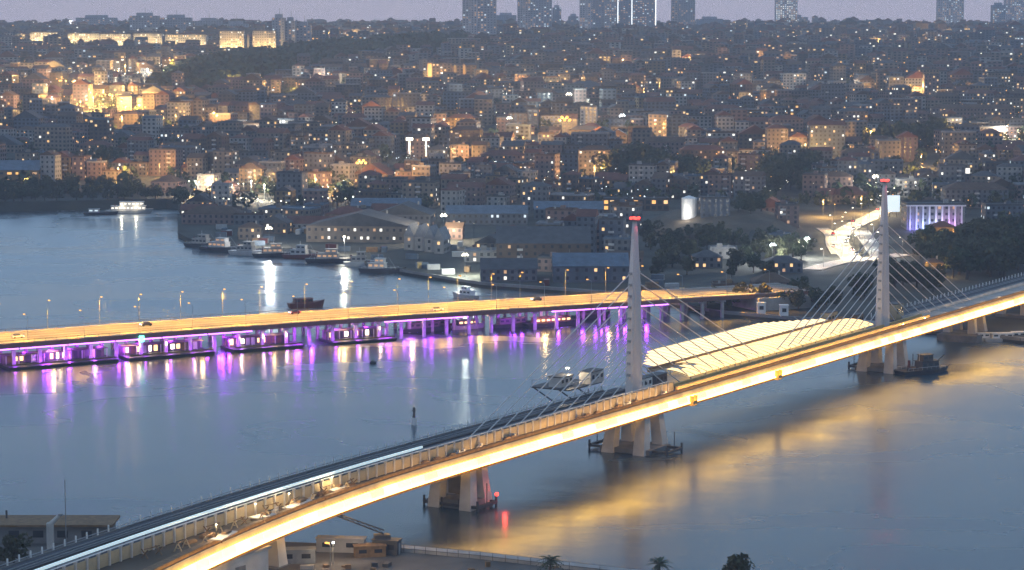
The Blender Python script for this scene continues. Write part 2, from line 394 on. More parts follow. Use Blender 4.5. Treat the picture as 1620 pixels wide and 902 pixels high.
# ---- piers
def pier(s0, legs, lw, plinth, fender, t0=-4.0):
    P = place('pier', None, mb_, BP(s0, t0, 0)); P.rotation_euler = (0, 0, math.atan2(-(curve(s0 + 1) - curve(s0)), 1))
    for (x, t) in legs:
        y = -t
        MB().loft([[(x * k + a * lw * q / 2, y * k2 + c * lw * q / 2, z) for a, c in ((-1, -1), (1, -1), (1, 1), (-1, 1))] for z, k, k2, q in ((-1, 1.5, 1.15, 1.25), (6, 1.2, 1.06, 1.05), (11.2, 1, 1, .95))]).build('leg', 'concrete_pale', P)
    if plinth: MB().box((0, 0, .8), plinth).build('plinth', 'concrete_dark', P)
    if fender:
        L, W_ = fender
        fm = MB()
        for sg in (-1, 1): fm.box((sg * W_ / 2, 0, 1.0), (.9, L, .7)); fm.box((0, sg * L / 2, 1.), (W_, .9, .7))
        for q in (-L / 2, -L / 6, L / 6, L / 2):
            for sg in (-1, 1): fm.tube((sg * W_ / 2, q, -1.5), (sg * W_ / 2, q, 2.6), .35)
        fm.build('fender_frame', 'steel_dark', P)
        for q in (-L / 2, L / 2): MB().tube((0, q, 1), (0, q, 6.5), .14).build('marker_post', 'steel_dark', P)
    return P
pA = pier(0, [(-4, -4.5), (-4, 4.5), (4, -4.5), (4, 4.5)], 3.0, (13, 16, 1.4), (25, 9), 0)
pier(SPAN, [(-4, -4.5), (-4, 4.5), (4, -4.5), (4, 4.5)], 3.0, (13, 16, 1.4), (22, 9), 0)
pB = pier(-91, [(-2.5, -4.2), (2.5, -4.2), (-2.5, 4.2), (2.5, 4.2)], 2.8, (8.5, 12.5, 2.8), (16, 8.8), -1)
MB().box((0, 0, 6.2), (1.0, 6.5, 6.4)).build('panel', 'concrete_dark', pB)
pier(271, [(0, -6), (0, 3), (8, -6), (8, 3)], 2.6, (16, 16, 3.6), None)
pier(330, [(0, -6), (0, 3)], 2.6, (6, 16, 5.), None)
pier(-176, [(0, -6.5), (0, 6.5)], 3.0, (7, 18, 3.0), None)
pier(-225, [(0, -6.5), (0, 6.5)], 3.2, (7, 18, 4.0), None)
rl = MB().ball((0, 0, 0), .55).build('navigation_lamp', 'lamp_red', pB, (4.2, -8.3, 3.0))
light('navigation_glow', 'POINT', (4.6, -10.5, 3.4), 600, (1, .05, .03), pB, .5)

# ---- station between the pylons: ribbed far wall, pale roof panels with lamp light put in as glow, gutter
st = thing('metro_station', 'brightly lit half built metro station roof between the two bridge pylons', 'station', (T1[0], T1[1], 0), BA)
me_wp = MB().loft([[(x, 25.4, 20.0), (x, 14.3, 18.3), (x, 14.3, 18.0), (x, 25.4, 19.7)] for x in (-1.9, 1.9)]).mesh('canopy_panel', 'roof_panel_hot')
me_rib = MB().loft([[(x, 25.6, 20.1), (x, 14.2, 18.4), (x, 14.2, 17.7), (x, 25.6, 19.4)] for x in (-.11, .11)]).mesh('canopy_rib', 'concrete_pale')
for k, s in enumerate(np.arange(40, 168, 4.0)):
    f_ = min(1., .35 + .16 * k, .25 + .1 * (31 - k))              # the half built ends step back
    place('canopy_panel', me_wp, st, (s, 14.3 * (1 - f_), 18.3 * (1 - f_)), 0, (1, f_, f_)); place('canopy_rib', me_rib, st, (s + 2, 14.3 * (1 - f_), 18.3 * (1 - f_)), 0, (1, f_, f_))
    if k % 3 == 0:
        MB().tube((s, 15.0, 12.8), (s, 15.0, 18.0), .2).build('column', 'steel_grey', st); MB().tube((s, 14.9, 13.2), (s, 24.6, 19.5), .16).build('outrigger', 'steel_grey', st)
MB().box((92, 25.7, 19.8), (68, .3, .7)).build('eaves_beam', 'concrete_pale', st)
# roof: 5 rows of panels stepping from the far side down to the near side
rowsT = [(-13.6, 17.7), (-11.0, 18.15), (-8.2, 18.3), (-5.4, 18.1), (-2.8, 17.6), (-.6, 16.9)]
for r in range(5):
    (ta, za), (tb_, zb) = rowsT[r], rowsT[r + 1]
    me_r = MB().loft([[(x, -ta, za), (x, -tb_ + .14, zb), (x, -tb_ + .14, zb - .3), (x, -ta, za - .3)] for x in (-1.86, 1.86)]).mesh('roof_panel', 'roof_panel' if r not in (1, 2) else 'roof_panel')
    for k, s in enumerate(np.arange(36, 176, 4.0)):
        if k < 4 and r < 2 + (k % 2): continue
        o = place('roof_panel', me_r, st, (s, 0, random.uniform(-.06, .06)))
for s in np.arange(34, 178, 4.0):
    MB().loft([[(x, -t, z + .04) for x in (s - .12, s + .12)] + [(x, -t, z - .2) for x in (s + .12, s - .12)] for t, z in rowsT]).build('roof_rib', 'fence_panel', st)
for s in np.arange(36, 178, 10.0):
    for t in (-13., -1.0): MB().tube(BP(s, t, 14.7), BP(s, t, 17.6 if t < -5 else 16.5), .22).build('column', 'steel_grey', st)
MB().loft([[BP(s, -14.5, 16.9), BP(s, -13.66, 16.9), BP(s, -13.66, 18.3), BP(s, -14.5, 18.3)] for s in (34, 178)]).build('gutter', 'timber', st)
# ochre service beams beside the station
for t, z in ((.6, 15.0), (3.6, 15.0)):
    MB().loft([[BP(s, t - .35, z - .1), BP(s, t + .35, z - .1), BP(s, t + .35, z + 1.2), BP(s, t - .35, z + 1.2)] for s in (18, 215)]).build('edge_beam', 'ochre_paint', st)
for s in np.arange(22, 214, 6.0): MB().box(BP(s, 2.1, 15.3), (.5, 3.4, .4)).build('cross_beam', 'timber', st)
# hidden warm strips behind the kerb, added to light the fence and beams
me_bh = MB().box((0, 0, 0), (.5, .14, .2)).mesh('lens', 'lamp_orange'); me_bb = MB().box((0, -.12, 0), (.6, .12, .3)).mesh('housing', 'steel_dark')
for k, (a_, c_, e_) in enumerate(((-300, -220, 3), (-220, -170, 4), (-170, -130, 9), (-130, -95, 22), (-95, -60, 32), (-60, -25, 44), (-25, 16, 50), (16, 70, 30), (70, 140, 30), (140, 215, 26))):
    mat('kerb_light_%d' % k, (.5, .4, .2), .5, 0, emit=(1, .60, .22), es=e_, sample=True)
    sweep(MB(), [(4.9, 15.15), (4.99, 15.15), (4.99, 15.3), (4.9, 15.3)], a_ + .05, c_ - .05).build('kerb_light', 'kerb_light_%d' % k, mb_)
for k, s in enumerate(np.arange(190, 420, 20.)):  # small lamps added to light the service lane
    wl = thing('walkway_lamp', 'small warm wall lamp on the service lane at the far end of the metro bridge', 'lamp', BW(s, 4.4, 15.4), BA, 'service lane lamps')
    place('housing', me_bb, wl, (0, 0, 0)); place('lens', me_bh, wl, (0, 0, 0))
    light('walkway_glow', 'POINT', (0, .4, 0), 700, (1, .68, .34), wl, .2)
# timber stacks on the walkway
tm = [MB().box((0, 0, .35), (2.4, .9, .5)).box((.2, .1, .65), (1.6, .7, .3)).mesh('timber_stack', 'timber'), MB().box((0, 0, .3), (1.4, .9, .6)).box((.9, 0, .55), (.7, .7, 1.1)).mesh('timber_stack', 'concrete_pale')]
for k, s in enumerate(np.sort(rng.uniform(-215, 12, 34))):
    kk = 1 if random.random() < .3 else 0
    o = place('timber_stack' if kk == 0 else 'supply_crates', tm[kk], None, BW(s, random.uniform(3.5, 4.2), 14.86), BA + random.uniform(-.2, .2))
    tag(o, 'small stack of brown timber on the metro bridge walkway' if kk == 0 else 'pale supply crates on the metro bridge walkway', 'timber' if kk == 0 else 'crates', 'building supplies on the walkway')
# work platforms and cabins round the near pylon
def cabin(label, P, rz, size, wallm, roofm='steel_dark', name='site_cabin', group=None, win=3):
    t = thing(name, label, 'cabin', P, rz, group); L, W_, H = size
    MB().box((0, 0, H / 2), (L, W_, H)).build('wall', wallm, t); MB().box((0, 0, H + .12), (L + .4, W_ + .4, .24)).build('roof', roofm, t)
    for k in range(win): MB().box((-L / 2 + (k + .5) * L / win, -W_ / 2 - .03, H * .58), (L / win * .5, .08, H * .34)).build('window', 'glass_dark', t)
    MB().box((L / 2 + .03, 0, H * .42), (.08, .9, H * .8)).build('door', 'steel_grey', t)
    return t
wp = thing('work_platform', 'steel work platform with cabins clamped to the far side of the near pylon', 'platform', BW(-4, -15, 0), BA)
MB().box((0, 5.5, 17.8), (19, 13, .4)).build('deck_plate', 'steel_dark', wp)
for x in (-9, 0, 9):
    for y in (-.6, 11.6): MB().tube((x, y, 18), (x, y, 19.8), .1).build('post', 'steel_grey', wp)
    MB().tube((x, .5, 12), (x, 11, 17.6), .2).build('brace', 'steel_dark', wp)
MB().tube((-9, 11.6, 19.7), (9, 11.6, 19.7), .09).build('handrail', 'steel_grey', wp); MB().tube((-9, -.6, 19.7), (9, -.6, 19.7), .09).build('handrail', 'steel_grey', wp)
cabin('pale lit site cabin stacked beside the near pylon', BW(2, -15.6, 18.0), BA, (7.5, 4, 3.4), 'concrete_pale')
light('platform_lamp', 'POINT', (-1, 4, 22.5), 2200, (1, .8, .5), wp, .3); MB().tube((-1, 5, 18), (-1, 5, 22.6), .08).build('lamp_post', 'steel_grey', wp); MB().box((-1, 4.6, 22.8), (.6, .9, .25)).build('lamp_head', 'lamp_white', wp)  # lamp on its post, added to brighten the cabins
cabin('low cream site cabin at the outer end of the work platform', BW(-8, -20, 18.0), BA, (7, 4, 2.8), 'concrete_pale')
cabin('white site cabin on the deck just right of the near pylon', BW(16, -7, 14.95), BA, (8, 3.4, 3.2), 'white_paint')
cabin('dark site cabin on the deck in front of the station roof', BW(27, -7.5, 14.95), BA, (7, 3.2, 2.8), 'steel_dark')
# clutter near the far pylon
cabin('tan site hut beside the foot of the far pylon', BW(206, -6, 14.95), BA, (7, 4, 5.5), 'fence_panel')
cabin('cream site hut on the far edge left of the far pylon', BW(174, -17.4, 14.7), BA, (8, 3, 5.4), 'fence_panel')
cabin('brown site hut near the far pylon cables', BW(186, -12, 14.7), BA, (6, 2.4, 3.6), 'timber')
for k, (s, t) in enumerate(((20, 8.3), (78, 8.2))):
    q = thing('work_basket', 'yellow inspection basket hung on the glowing bridge edge, %s from the near pylon' % ORDL[k], 'basket', BW(s, t, 10.8), BA, 'inspection baskets')
    MB().box((0, 0, .1), (2.6, 1.2, .2)).build('floor', 'ochre_paint', q)
    for sg in (-1, 1): MB().box((sg * 1.2, 0, 1.5), (.15, 1.2, 2.8)).build('side_frame', 'ochre_paint', q)
    MB().box((0, -.55, .9), (2.4, .1, 1.0)).build('front_panel', 'ochre_paint', q)

# falsework and lit slabs on the left end of the walkway
me_fr = MB().tube((0, -.9, 0), (0, 0, 1.8), .14).tube((0, .9, 0), (0, 0, 1.8), .14).tube((0, -.5, .8), (0, .5, .8), .1).mesh('a_frame', 'fence_panel')
me_fb = MB().tube((0, -.9, 0), (0, .9, 1.8), .14).tube((0, .9, 0), (0, -.9, 1.8), .12).mesh('x_frame', 'timber')
me_ft = MB().tube((-2.2, 0, 1.85), (2.2, 0, 1.85), .12).mesh('ridge_bar', 'timber')
for k, s in enumerate(np.linspace(-226, -148, 11)):
    q = thing('falsework_frame', 'pale A shaped falsework frame on the left end of the metro bridge walkway', 'scaffold', BW(s, 3.7 + (k % 3) * .7, 14.86), BA + math.atan2(-(curve(s + 1, 4) - curve(s, 4)), 1) + random.uniform(-.25, .25), 'falsework frames on the walkway')
    place('frame', me_fr if k % 3 else me_fb, q, (-2, 0, 0)); place('frame', me_fr if k % 2 else me_fb, q, (2, 0, 0)); place('ridge_bar', me_ft, q, (0, 0, 0))
for k, (s, tt, L, W_, wd) in enumerate(((-206, 5.4, 9, 2.6, 'leftmost of four'), (-186, 4.6, 6, 3.0, 'second from the left'), (-172, 4.9, 10, 2.2, 'third from the left'), (-153, 4.2, 6, 1.6, 'rightmost of four'))):
    q = thing('formwork_table', 'cream formwork table on the left end of the metro bridge walkway, ' + wd, 'formwork', BW(s, tt, 14.86), BA + math.atan2(-(curve(s + 1, tt) - curve(s, tt)), 1) + (.1, -.15, .05, .1)[k], 'formwork tables')
    MB().box((0, 0, .8), (L, W_, .25)).build('top', 'concrete_pale', q); MB().box((L * .2, .1, 1.2), (L * .3, W_ * .5, .5)).build('plank_stack', 'timber', q)
    for x in (-.4, .4):
        for y in (-.4, .4): MB().box((x * L, y * W_, .34), (.2, .2, .67)).build('leg', 'timber', q)
    light('work_light', 'POINT', (-L * .3, .2, 3.4), 1500, (1, .70, .33), q, .3)
    MB().tube((-L * .3, .6, .9), (-L * .3, .6, 3.6), .06).build('lamp_pole', 'steel_dark', q); MB().box((-L * .3, .5, 3.7), (.3, .3, .15)).build('lamp_head', 'lamp_white', q)

# ================================================================== ROAD BRIDGE WITH PURPLE LIGHTS
RBX = [-330, -240, -179, -118, -51, 48, 100, 150]; RBY = [734, 786, 823, 861, 899, 948, 974, 1000]
_x = np.arange(-330, 150.1, 1.0); _y = np.interp(_x, RBX, RBY)
_y = np.convolve(np.pad(_y, 25, mode='reflect', reflect_type='odd'), np.ones(51) / 51, mode='valid')
_s = np.concatenate([[0], np.cumsum(np.hypot(np.diff(_x), np.diff(_y)))])
RBASE = np.array([-179., 823., 0])
def RB(s, t, z, world=False):
    x = np.interp(s, _s, _x); y = np.interp(s, _s, _y); x2 = np.interp(s + 2, _s, _x); y2 = np.interp(s + 2, _s, _y); x1 = np.interp(s - 2, _s, _x); y1 = np.interp(s - 2, _s, _y)
    d = np.array([x2 - x1, y2 - y1]); d = d / np.linalg.norm(d)
    P = np.array([x - d[1] * t, y + d[0] * t, z]); return P if world else P - RBASE
def RA(s): a, c = RB(s, 0, 0), RB(s + 1, 0, 0); return math.atan2(c[1] - a[1], c[0] - a[0])
def rs_at(x): return float(np.interp(x, _x, _s))
RL0, RL1, RW = 4., rs_at(128), 30.
def rsweep(mb, prof, s0, s1, step=8.): return mb.loft([[RB(s, t, z) for t, z in prof] for s in sts(s0, s1, step)])
rb = thing('road_bridge', 'low road bridge with yellow lit roadway and purple lit piers', 'bridge', RBASE)
mat('road_worn', (.20, .185, .16), .85, .2, .12, bump=.1)
mat('edge_red', (.20, .10, .08), .7, .2, .3)
rsweep(MB(), [(0, 7.6), (RW, 7.6), (RW, 9.0), (0, 9.0)], RL0, RL1).build('deck', 'concrete', rb)
rsweep(MB(), [(2.6, 9.004), (RW - 2.6, 9.004), (RW - 2.6, 9.06), (2.6, 9.06)], RL0, RL1).build('roadway', 'road_worn', rb)
for t in (0.1, RW - 2.5): rsweep(MB(), [(t, 9.004), (t + 2.4, 9.004), (t + 2.4, 9.2), (t, 9.2)], RL0, RL1).build('pavement', 'concrete', rb)
mat('marking', (.6, .58, .52), .7, .2, .5)
for t in (8.9, 14.8, 15.4, 21.2): rsweep(MB(), [(t, 9.064), (t + .22, 9.064), (t + .22, 9.07), (t, 9.07)], RL0, RL1).build('lane_line', 'marking', rb)
rsweep(MB(), [(-.35, 7.3), (-.02, 7.3), (-.02, 8.9), (-.35, 8.9)], RL0, RL1).build('edge_beam', 'edge_red', rb)
rsweep(MB(), [(RW + .02, 7.3), (RW + .35, 7.3), (RW + .35, 8.9), (RW + .02, 8.9)], RL0, RL1).build('edge_beam', 'edge_red', rb)
for t in (.1, RW - .1):
    rsweep(MB(), [(t - .06, 10.0), (t + .06, 10.0), (t + .06, 10.12), (t - .06, 10.12)], RL0, RL1).build('handrail', 'steel_dark', rb)
    me_ = MB().box((0, 0, .45), (.1, .1, .9)).mesh('railing_post', 'steel_dark')
    for s in np.arange(RL0 + 60, RL1 - 4, 4.0): place('railing_post', me_, rb, RB(s, t, 9.2))
for s in np.arange(rs_at(-250), rs_at(52), 18.):                    # purple strip lights below the edge, with gaps
    if random.random() < .24: continue
    rsweep(MB(), [(-.5, 6.85), (-.2, 6.85), (-.2, 7.25), (-.5, 7.25)], s, s + 17.4).build('strip_light', 'led_purple', rb)
me_col = MB().box((0, 0, 2.6), (1.1, 1.1, 7.4)).mesh('column', 'pier_concrete'); me_cap = MB().box((0, 0, 6.9), (2.6, 1.5, .9)).mesh('cap', 'pier_concrete')
k = 0
for s in np.arange(rs_at(-290), rs_at(92), 9.6):
    for t in (1.3, 15, 28.5):
        P = place('pier', None, rb, RB(s, t, 0), RA(s)); place('column', me_col, P, (0, 0, 0))
        if t < 20: place('cap', me_cap, P, (0, 0, 0))
    if RB(s, 0, 0, True)[0] < 58:
        pk = random.uniform(.25, 1.1) * (.55 if RB(s, 0, 0, True)[0] > -50 else 1.)
        if random.random() < .6: light('purple_uplight', 'POINT', RB(s + random.uniform(.9, 8), 3.2, random.uniform(2.2, 4.5)), 1700 * pk, (.42, .045, 1.0), rb, .5)
        light('purple_uplight', 'POINT', RB(s + random.uniform(-.8, .8), -1.3, 2.4), 560 * (.5 + pk), (.42, .05, 1.0), rb, .4)
        light('purple_uplight', 'POINT', RB(s + random.uniform(2, 8), 8.5, 5.0), 2500 * pk, (.42, .045, 1.0), rb, .6)
        if k % 3 == 0: light('soffit_lamp', 'POINT', RB(s + 6., 4.0, 6.2), 1500 * random.uniform(.4, 1.3), (1, .60, .25), rb, .4)
    k += 1
MB().box(tuple(RB(rs_at(112), 14, 3)), (26, 34, 9.0), RA(rs_at(112))).build('abutment', 'concrete', rb)

# street lamps of the road bridge: sodium lamps on both sides
def street_lamp(label, P, rz, h, head, power, col, group, name='street_lamp', hr=.35, down=True, arm=1.8, spot=150):
    t = thing(name, label, 'street lamp', P, rz, group)
    MB().tube((0, 0, 0), (0, 0, h), .1, .06, 6).build('pole', 'steel_grey', t)
    MB().tube((0, 0, h - .1), (0, arm, h + .3), .07).build('arm', 'steel_grey', t)
    if hr < .9: MB().box((0, arm + .3, h + .25), (.5 * hr / .35, 1.0 * hr / .35, .3 * hr / .35)).build('lamp_head', head, t)
    else:
        MB().box((0, arm + .35, h + .25), (hr * 2.2, .25, .25)).build('lamp_bar', 'steel_dark', t)
        for q in range(5): MB().ball(((q - 2) * hr * .48, arm + .3 - .1, h + .25 + (.42 * hr if q % 2 else -.1 * hr)), hr * .3, 0, 8, 6).build('lamp_head', head, t)
    if power: light('lamp_glow', 'SPOT' if down else 'POINT', (0, arm + .3 - (0 if hr < .9 else hr * .9), h - .15 - hr * .55), power, col, t, .4, spot)
    return t
for k, px in enumerate((-95, -40, 22, 65, 120, 187, 258, 312, 370, 430, 485, 552, 620, 693, 742, 790, 845, 893, 970, 1040, 1100)):
    x0 = G(px, 500, 9)[0]; s = rs_at(x0 - 4)
    street_lamp('street lamp on the far side of the road bridge, %s' % ('near the left edge' if px < 200 else 'in its left half' if px < 500 else 'in its right half' if px < 900 else 'near its right end'), RB(s, RW - 1.0, 9.2, True), RA(s) + math.pi, 10.5, 'lamp_orange', 24000, (1, .48, .06), 'street lamps on the far side of the road bridge')
for k, s in enumerate(np.arange(rs_at(-260), rs_at(112), 21.)):
    street_lamp('thin street lamp on the near side of the purple lit road bridge', RB(s, 1.0, 9.2, True), RA(s), 9.0, 'lamp_orange', 24000, (1, .48, .06), 'street lamps on the near side of the road bridge', arm=3.0)

# ---- floating cafes under the near edge
mat('cafe_glow', (.5, .35, .2), .5, 0, emit=(1, .58, .22), es=2.6); mat('cafe_white', (.5, .5, .5), .5, 0, emit=(1, .80, .52), es=9)
mat('cafe_wall', (.15, .115, .13), .7, .2, .3)
cafes = [(-70, 24, 'at the left edge of the photo'), (40, 196, 'with a lilac front, second from the left'), (214, 340, 'third from the left, beside a teal light'), (372, 476, 'fourth from the left'), (524, 620, 'under the middle of the bridge')]
for ci, (a, c, wd) in enumerate(cafes):
    sa, sb = rs_at(G(a, 566 - .05 * a, 0)[0]), rs_at(G(c, 566 - .05 * c, 0)[0]); sm = (sa + sb) / 2; L = sb - sa; an = RA(sm)
    t = thing('floating_cafe', 'floating cafe under the purple lit road bridge, ' + wd, 'cafe', RB(sm, 2, 0, True), an, 'floating cafes under the road bridge')
    MB().loft([[(x * L / 2, y, -.4) for x, y in ((-1, -6), (1, -6), (1, 7), (-1, 7))], [(x * (L / 2 + .4), y, 1.1) for x, y in ((-1, -6.6), (1, -6.6), (1, 7), (-1, 7))]]).build('pontoon', 'hull_dark', t)
    MB().box((0, 5.4, 2.6), (L - 2, 3, 3.0)).build('wall', 'cafe_wall', t)
    MB().box((0, 4.2, 4.3), (L - 1, 6, .2)).build('awning', 'cafe_wall', t)
    nb_ = int(L / 2.4)
    for q in range(nb_):
        x = -L / 2 + 2 + (q + .5) * (L - 4) / nb_; k = random.random()
        if k < .42: MB().box((x, 3.82, 2.6), ((L - 4) / nb_ * random.uniform(.3, .7), .12, random.uniform(1.5, 2.3))).build('window', 'cafe_glow' if k < .26 else 'cafe_white', t)
        else: MB().box((x, 3.82, 2.5), ((L - 4) / nb_ * .7, .12, 2.9)).build('door_panel', random.choice(['steel_dark', 'timber', 'white_paint']), t)
    for q in range(0, nb_ + 1, 2): MB().box((-L / 2 + 1 + q * (L - 2) / nb_, 1.4, 2.6), (.2, .2, 3.2)).build('post', 'white_paint', t)
    MB().box((0, -6.2, 1.9), (L - .5, .08, .5)).build('railing', 'timber', t)
    for q in range(3): light('cafe_light', 'POINT', (-L / 2 + (q + .5) * L / 3, -1.4, 4.6), 420, (1, .66, .34), t, .3)
tl = thing('neon_sign', 'small teal neon box on the edge of the road bridge', 'neon sign', RB(rs_at(G(237, 520, 8)[0]), -.9, 6.2, True), RA(100))
MB().box((0, 0, 1.1), (1.6, .6, 2.2)).build('box', 'lamp_teal', tl); MB().box((0, .4, 2.4), (.3, .6, .3)).build('bracket', 'steel_dark', tl)

# ================================================================== BOATS
def boat(name, label, P, rz, L, W, H, hull='hull_dark', cab='hull_white', cabs=((0, .4, .62, 2.4),), win='lit_warm', mast=0, cat='boat', group=None, lights=0):
    t = thing(name, label, cat, (P[0], P[1], 0), rz, group)
    def ring(z, k): return [(x * L / 2 * k, y * W / 2 * (k if abs(y) > 0 else 1), z + (dz if z > 0 else 0)) for x, y, dz in ((-1, -.8, 0), (-.4, -1, 0), (.35, -.95, .1 * H), (.8, -.45, .35 * H), (1, 0, .5 * H), (.8, .45, .35 * H), (.35, .95, .1 * H), (-.4, 1, 0), (-1, .8, 0))]
    MB().loft([ring(-.6, .86), ring(.3 * H, .95), ring(H, 1.0)]).build('hull', hull, t)
    z = H + .02
    for (cx, cl, cw, chh) in cabs:
        cb = MB().box((cx * L, 0, z + chh / 2), (cl * L, cw * W, chh), taper=.95).build('cabin', cab, t)
        nw = max(2, int(cl * L / 2.2))
        for q in range(nw):
            for sg in (-1, 1): MB().box((cx * L - cl * L / 2 + (q + .5) * cl * L / nw, sg * (cw * W / 2 - .02 * cw * W / 2 + .02), z + chh * .58), (cl * L / nw * .6, .16, chh * .36)).build('window', win, cb)
        MB().box((cx * L, 0, z + chh + .1), (cl * L + .5, cw * W + .3, .18)).build('cabin_roof', cab, t)
        z += chh + .2
    if mast > 4:
        MB().tube((-.3 * L, 0, H), (-.3 * L, 0, H + 3.4), .5, .45, 8).build('funnel', 'hull_red', t)
        rl_ = MB()
        for q in range(9):
            for sg in (-1, 1): rl_.tube((-.42 * L + q * .09 * L, sg * .44 * W, H), (-.42 * L + q * .09 * L, sg * .44 * W, H + 1.0), .04, n=4)
        for sg in (-1, 1): rl_.tube((-.42 * L, sg * .44 * W, H + 1.0), (.3 * L, sg * .44 * W, H + 1.0), .04, n=4)
        rl_.build('rail', 'white_paint', t); MB().tube((.28 * L, 0, H), (.12 * L, 0, H + mast * .8), .1, .06).build('derrick', 'steel_grey', t)
    if mast: MB().tube((-.1 * L, 0, H), (-.1 * L, 0, H + mast), .09, .05).build('mast', 'white_paint', t)
    for q in range(lights): light('boat_light', 'POINT', ((q - .5 * (lights - 1)) * L * .3, -W * .7, H + 3.), 900, (1, .85, .6), t, .3)
    return t
P = G(205, 338); boat('ferry', 'small ferry with bright lit cabin near the dark wooded shore', P, .06, 30, 8, 2.2, 'hull_white', 'hull_white', ((-.02, .72, .8, 2.6), (.05, .5, .7, 2.4)), 'lit_white', 5, 'ferry', lights=2)
P = G(160, 340); boat('boat', 'low dark boat lying left of the lit ferry', P, .03, 22, 6, 1.6, cabs=((-.2, .3, .6, 2.0),), win='lit_cool')
yard = [(326, 392, 26, 'dark hulled tug at the left tip of the boat yard', 'hull_dark'), (356, 398, 30, 'long dark workboat moored along the boat yard tip', 'hull_dark'), (398, 404, 26, 'white boat moored below the bright boat yard lamp', 'hull_white'),
        (442, 407, 28, 'dark boat moored right of the bright boat yard lamp', 'hull_dark'), (482, 410, 24, 'red brown boat at the corner of the boat yard', 'hull_red'), (530, 416, 30, 'dark barge lying along the shipyard quay', 'hull_dark'), (575, 421, 20, 'small white boat below the gabled shipyard sheds', 'hull_white'), (606, 432, 24, 'dark boat at the right end of the gabled sheds', 'hull_dark')]
for k, (px, py, L, lb, hm_) in enumerate(yard):
    P = G(px, py); boat('moored_boat', lb, P, random.uniform(-.5, .1), L, L * .24, 2.2, hm_, 'hull_white' if k % 3 == 1 else 'concrete', ((-.12, .36, .7, 2.6), (-.06, .2, .55, 2.0)), 'lit_dim' if k % 2 else 'glass_dark', 7, group='boats moored at the yard')
P = G(735, 472); boat('motor_yacht', 'white motor boat on the water behind the road bridge', P, 2.4, 15, 4.6, 1.8, 'hull_white', 'white_paint', ((-.1, .45, .7, 1.9), (-.05, .22, .5, 1.3)), 'glass_dark', 4, lights=1)
P = G(485, 487); boat('moored_barge', 'dark red barge lying just behind the road bridge', P, .35, 16, 6, 2.2, 'hull_red', 'hull_red', ((-.1, .5, .7, 1.8),), 'glass_dark', 0)
for k, (px, py, L, lb, hl) in enumerate(((672, 524, 22, 'dark covered boat under the road bridge, left of the lit tour boat', 'hull_dark'), (742, 520, 15, 'tour boat with glowing cabin under the road bridge', 'hull_white'), (812, 517, 20, 'low purple lit barge under the road bridge', 'hull_dark'), (876, 515, 27, 'long dark boat with a tan deck moored under the road bridge', 'hull_dark'), (935, 503, 18, 'small dark boat under the right end of the road bridge', 'hull_dark'), (700, 520, 12, 'small boat squeezed between two covered boats under the road bridge', 'hull_red'))):
    P = G(px, py); boat('moored_boat', lb, P, .5, L, L * .22, 1.5, hl, 'cafe_wall' if k != 3 else 'timber', ((-.05, .6, .75, 2.0),), 'cafe_glow' if k in (1, 3) else 'glass_dark', 0, group='boats under the road bridge')
P = G(1462, 590); bg_ = boat('work_barge', 'dark work barge with deckhouse beside the far pylon pier', P, .55, 23, 7, 1.5, 'hull_dark', 'steel_dark', ((.05, .34, .6, 2.6), (.02, .2, .45, 2.0)), 'glass_dark', 6, 'barge')
for q in range(5): MB().box((-7.5 + 2.6 * q, random.uniform(-1.4, 1.4), 1.9), (1.9, 1.6, 1.0), random.random()).build('deck_load', 'timber' if q % 2 else 'steel_dark', bg_)
MB().tube((3, 0, 2), (10, 1, 5.5), .2).build('boom', 'steel_dark', bg_)
for k, (px, py, L) in enumerate(((1592, 540, 18), (1622, 538, 16), (1560, 540, 10))):
    P = G(px, py); boat('moored_boat', ('white cabin cruiser at the right bank under the bridge end', 'white launch cut by the right edge of the photo', 'small white dinghy beside the right bank')[k], P, .1, L, L * .25, 1.4, 'hull_white', 'white_paint', ((-.1, .45, .7, 1.7),), 'glass_dark', 0, group='boats at the right bank')
# buoys
P = G(655, 672); t = thing('navigation_mark', 'dark beacon mark with pale base standing in the open water', 'beacon', P)
MB().tube((0, 0, -1), (0, 0, 2.2), 1.0, .8, 10).build('base', 'white_paint', t); MB().tube((0, 0, 2.2), (0, 0, 4.2), .5, .25, 8).build('tower', 'steel_dark', t); MB().box((0, 0, 4.3), (1.4, 1.4, .25)).build('gallery', 'steel_dark', t); MB().ball((0, 0, 4.9), .45).build('lantern', 'steel_dark', t); MB().tube((0, 0, 5), (0, 0, 6.4), .06).build('topmark', 'steel_dark', t)
P = G(590, 576); t = thing('mooring_buoy', 'small dark square mooring buoy on the purple reflections', 'buoy', P)
MB().tube((0, 0, -.8), (0, 0, 1.0), 1.3, 1.2, 12).build('float', 'hull_dark', t); MB().tube((0, 0, 1.0), (0, 0, 1.7), .25).build('bollard', 'steel_dark', t)

# ================================================================== BUILDINGS
WALLS = {'grey': (.17, .17, .185), 'beige': (.26, .21, .165), 'pinkish': (.24, .165, .15), 'white': (.38, .365, .35), 'blue grey': (.13, .15, .185), 'brown': (.125, .09, .07), 'ochre': (.27, .185, .10)}
WALLS = {k: tuple(q * .74 for q in c) for k, c in WALLS.items()}
for k, c in WALLS.items(): mat('wall_' + k, c, .85, .22, .25)
ROOFS = {'red tiled': (.16, .065, .045), 'dark grey': (.09, .09, .095), 'brown tiled': (.12, .075, .05), 'pale': (.30, .30, .31), 'blue grey sheet': (.13, .17, .22)}
ROOFS = {k: tuple(q * .8 for q in c) for k, c in ROOFS.items()}
for k, c in ROOFS.items(): mat('roof_' + k, c, .85, .25, .3)
mat('frame', (.45, .43, .42), .6, .1, .5)

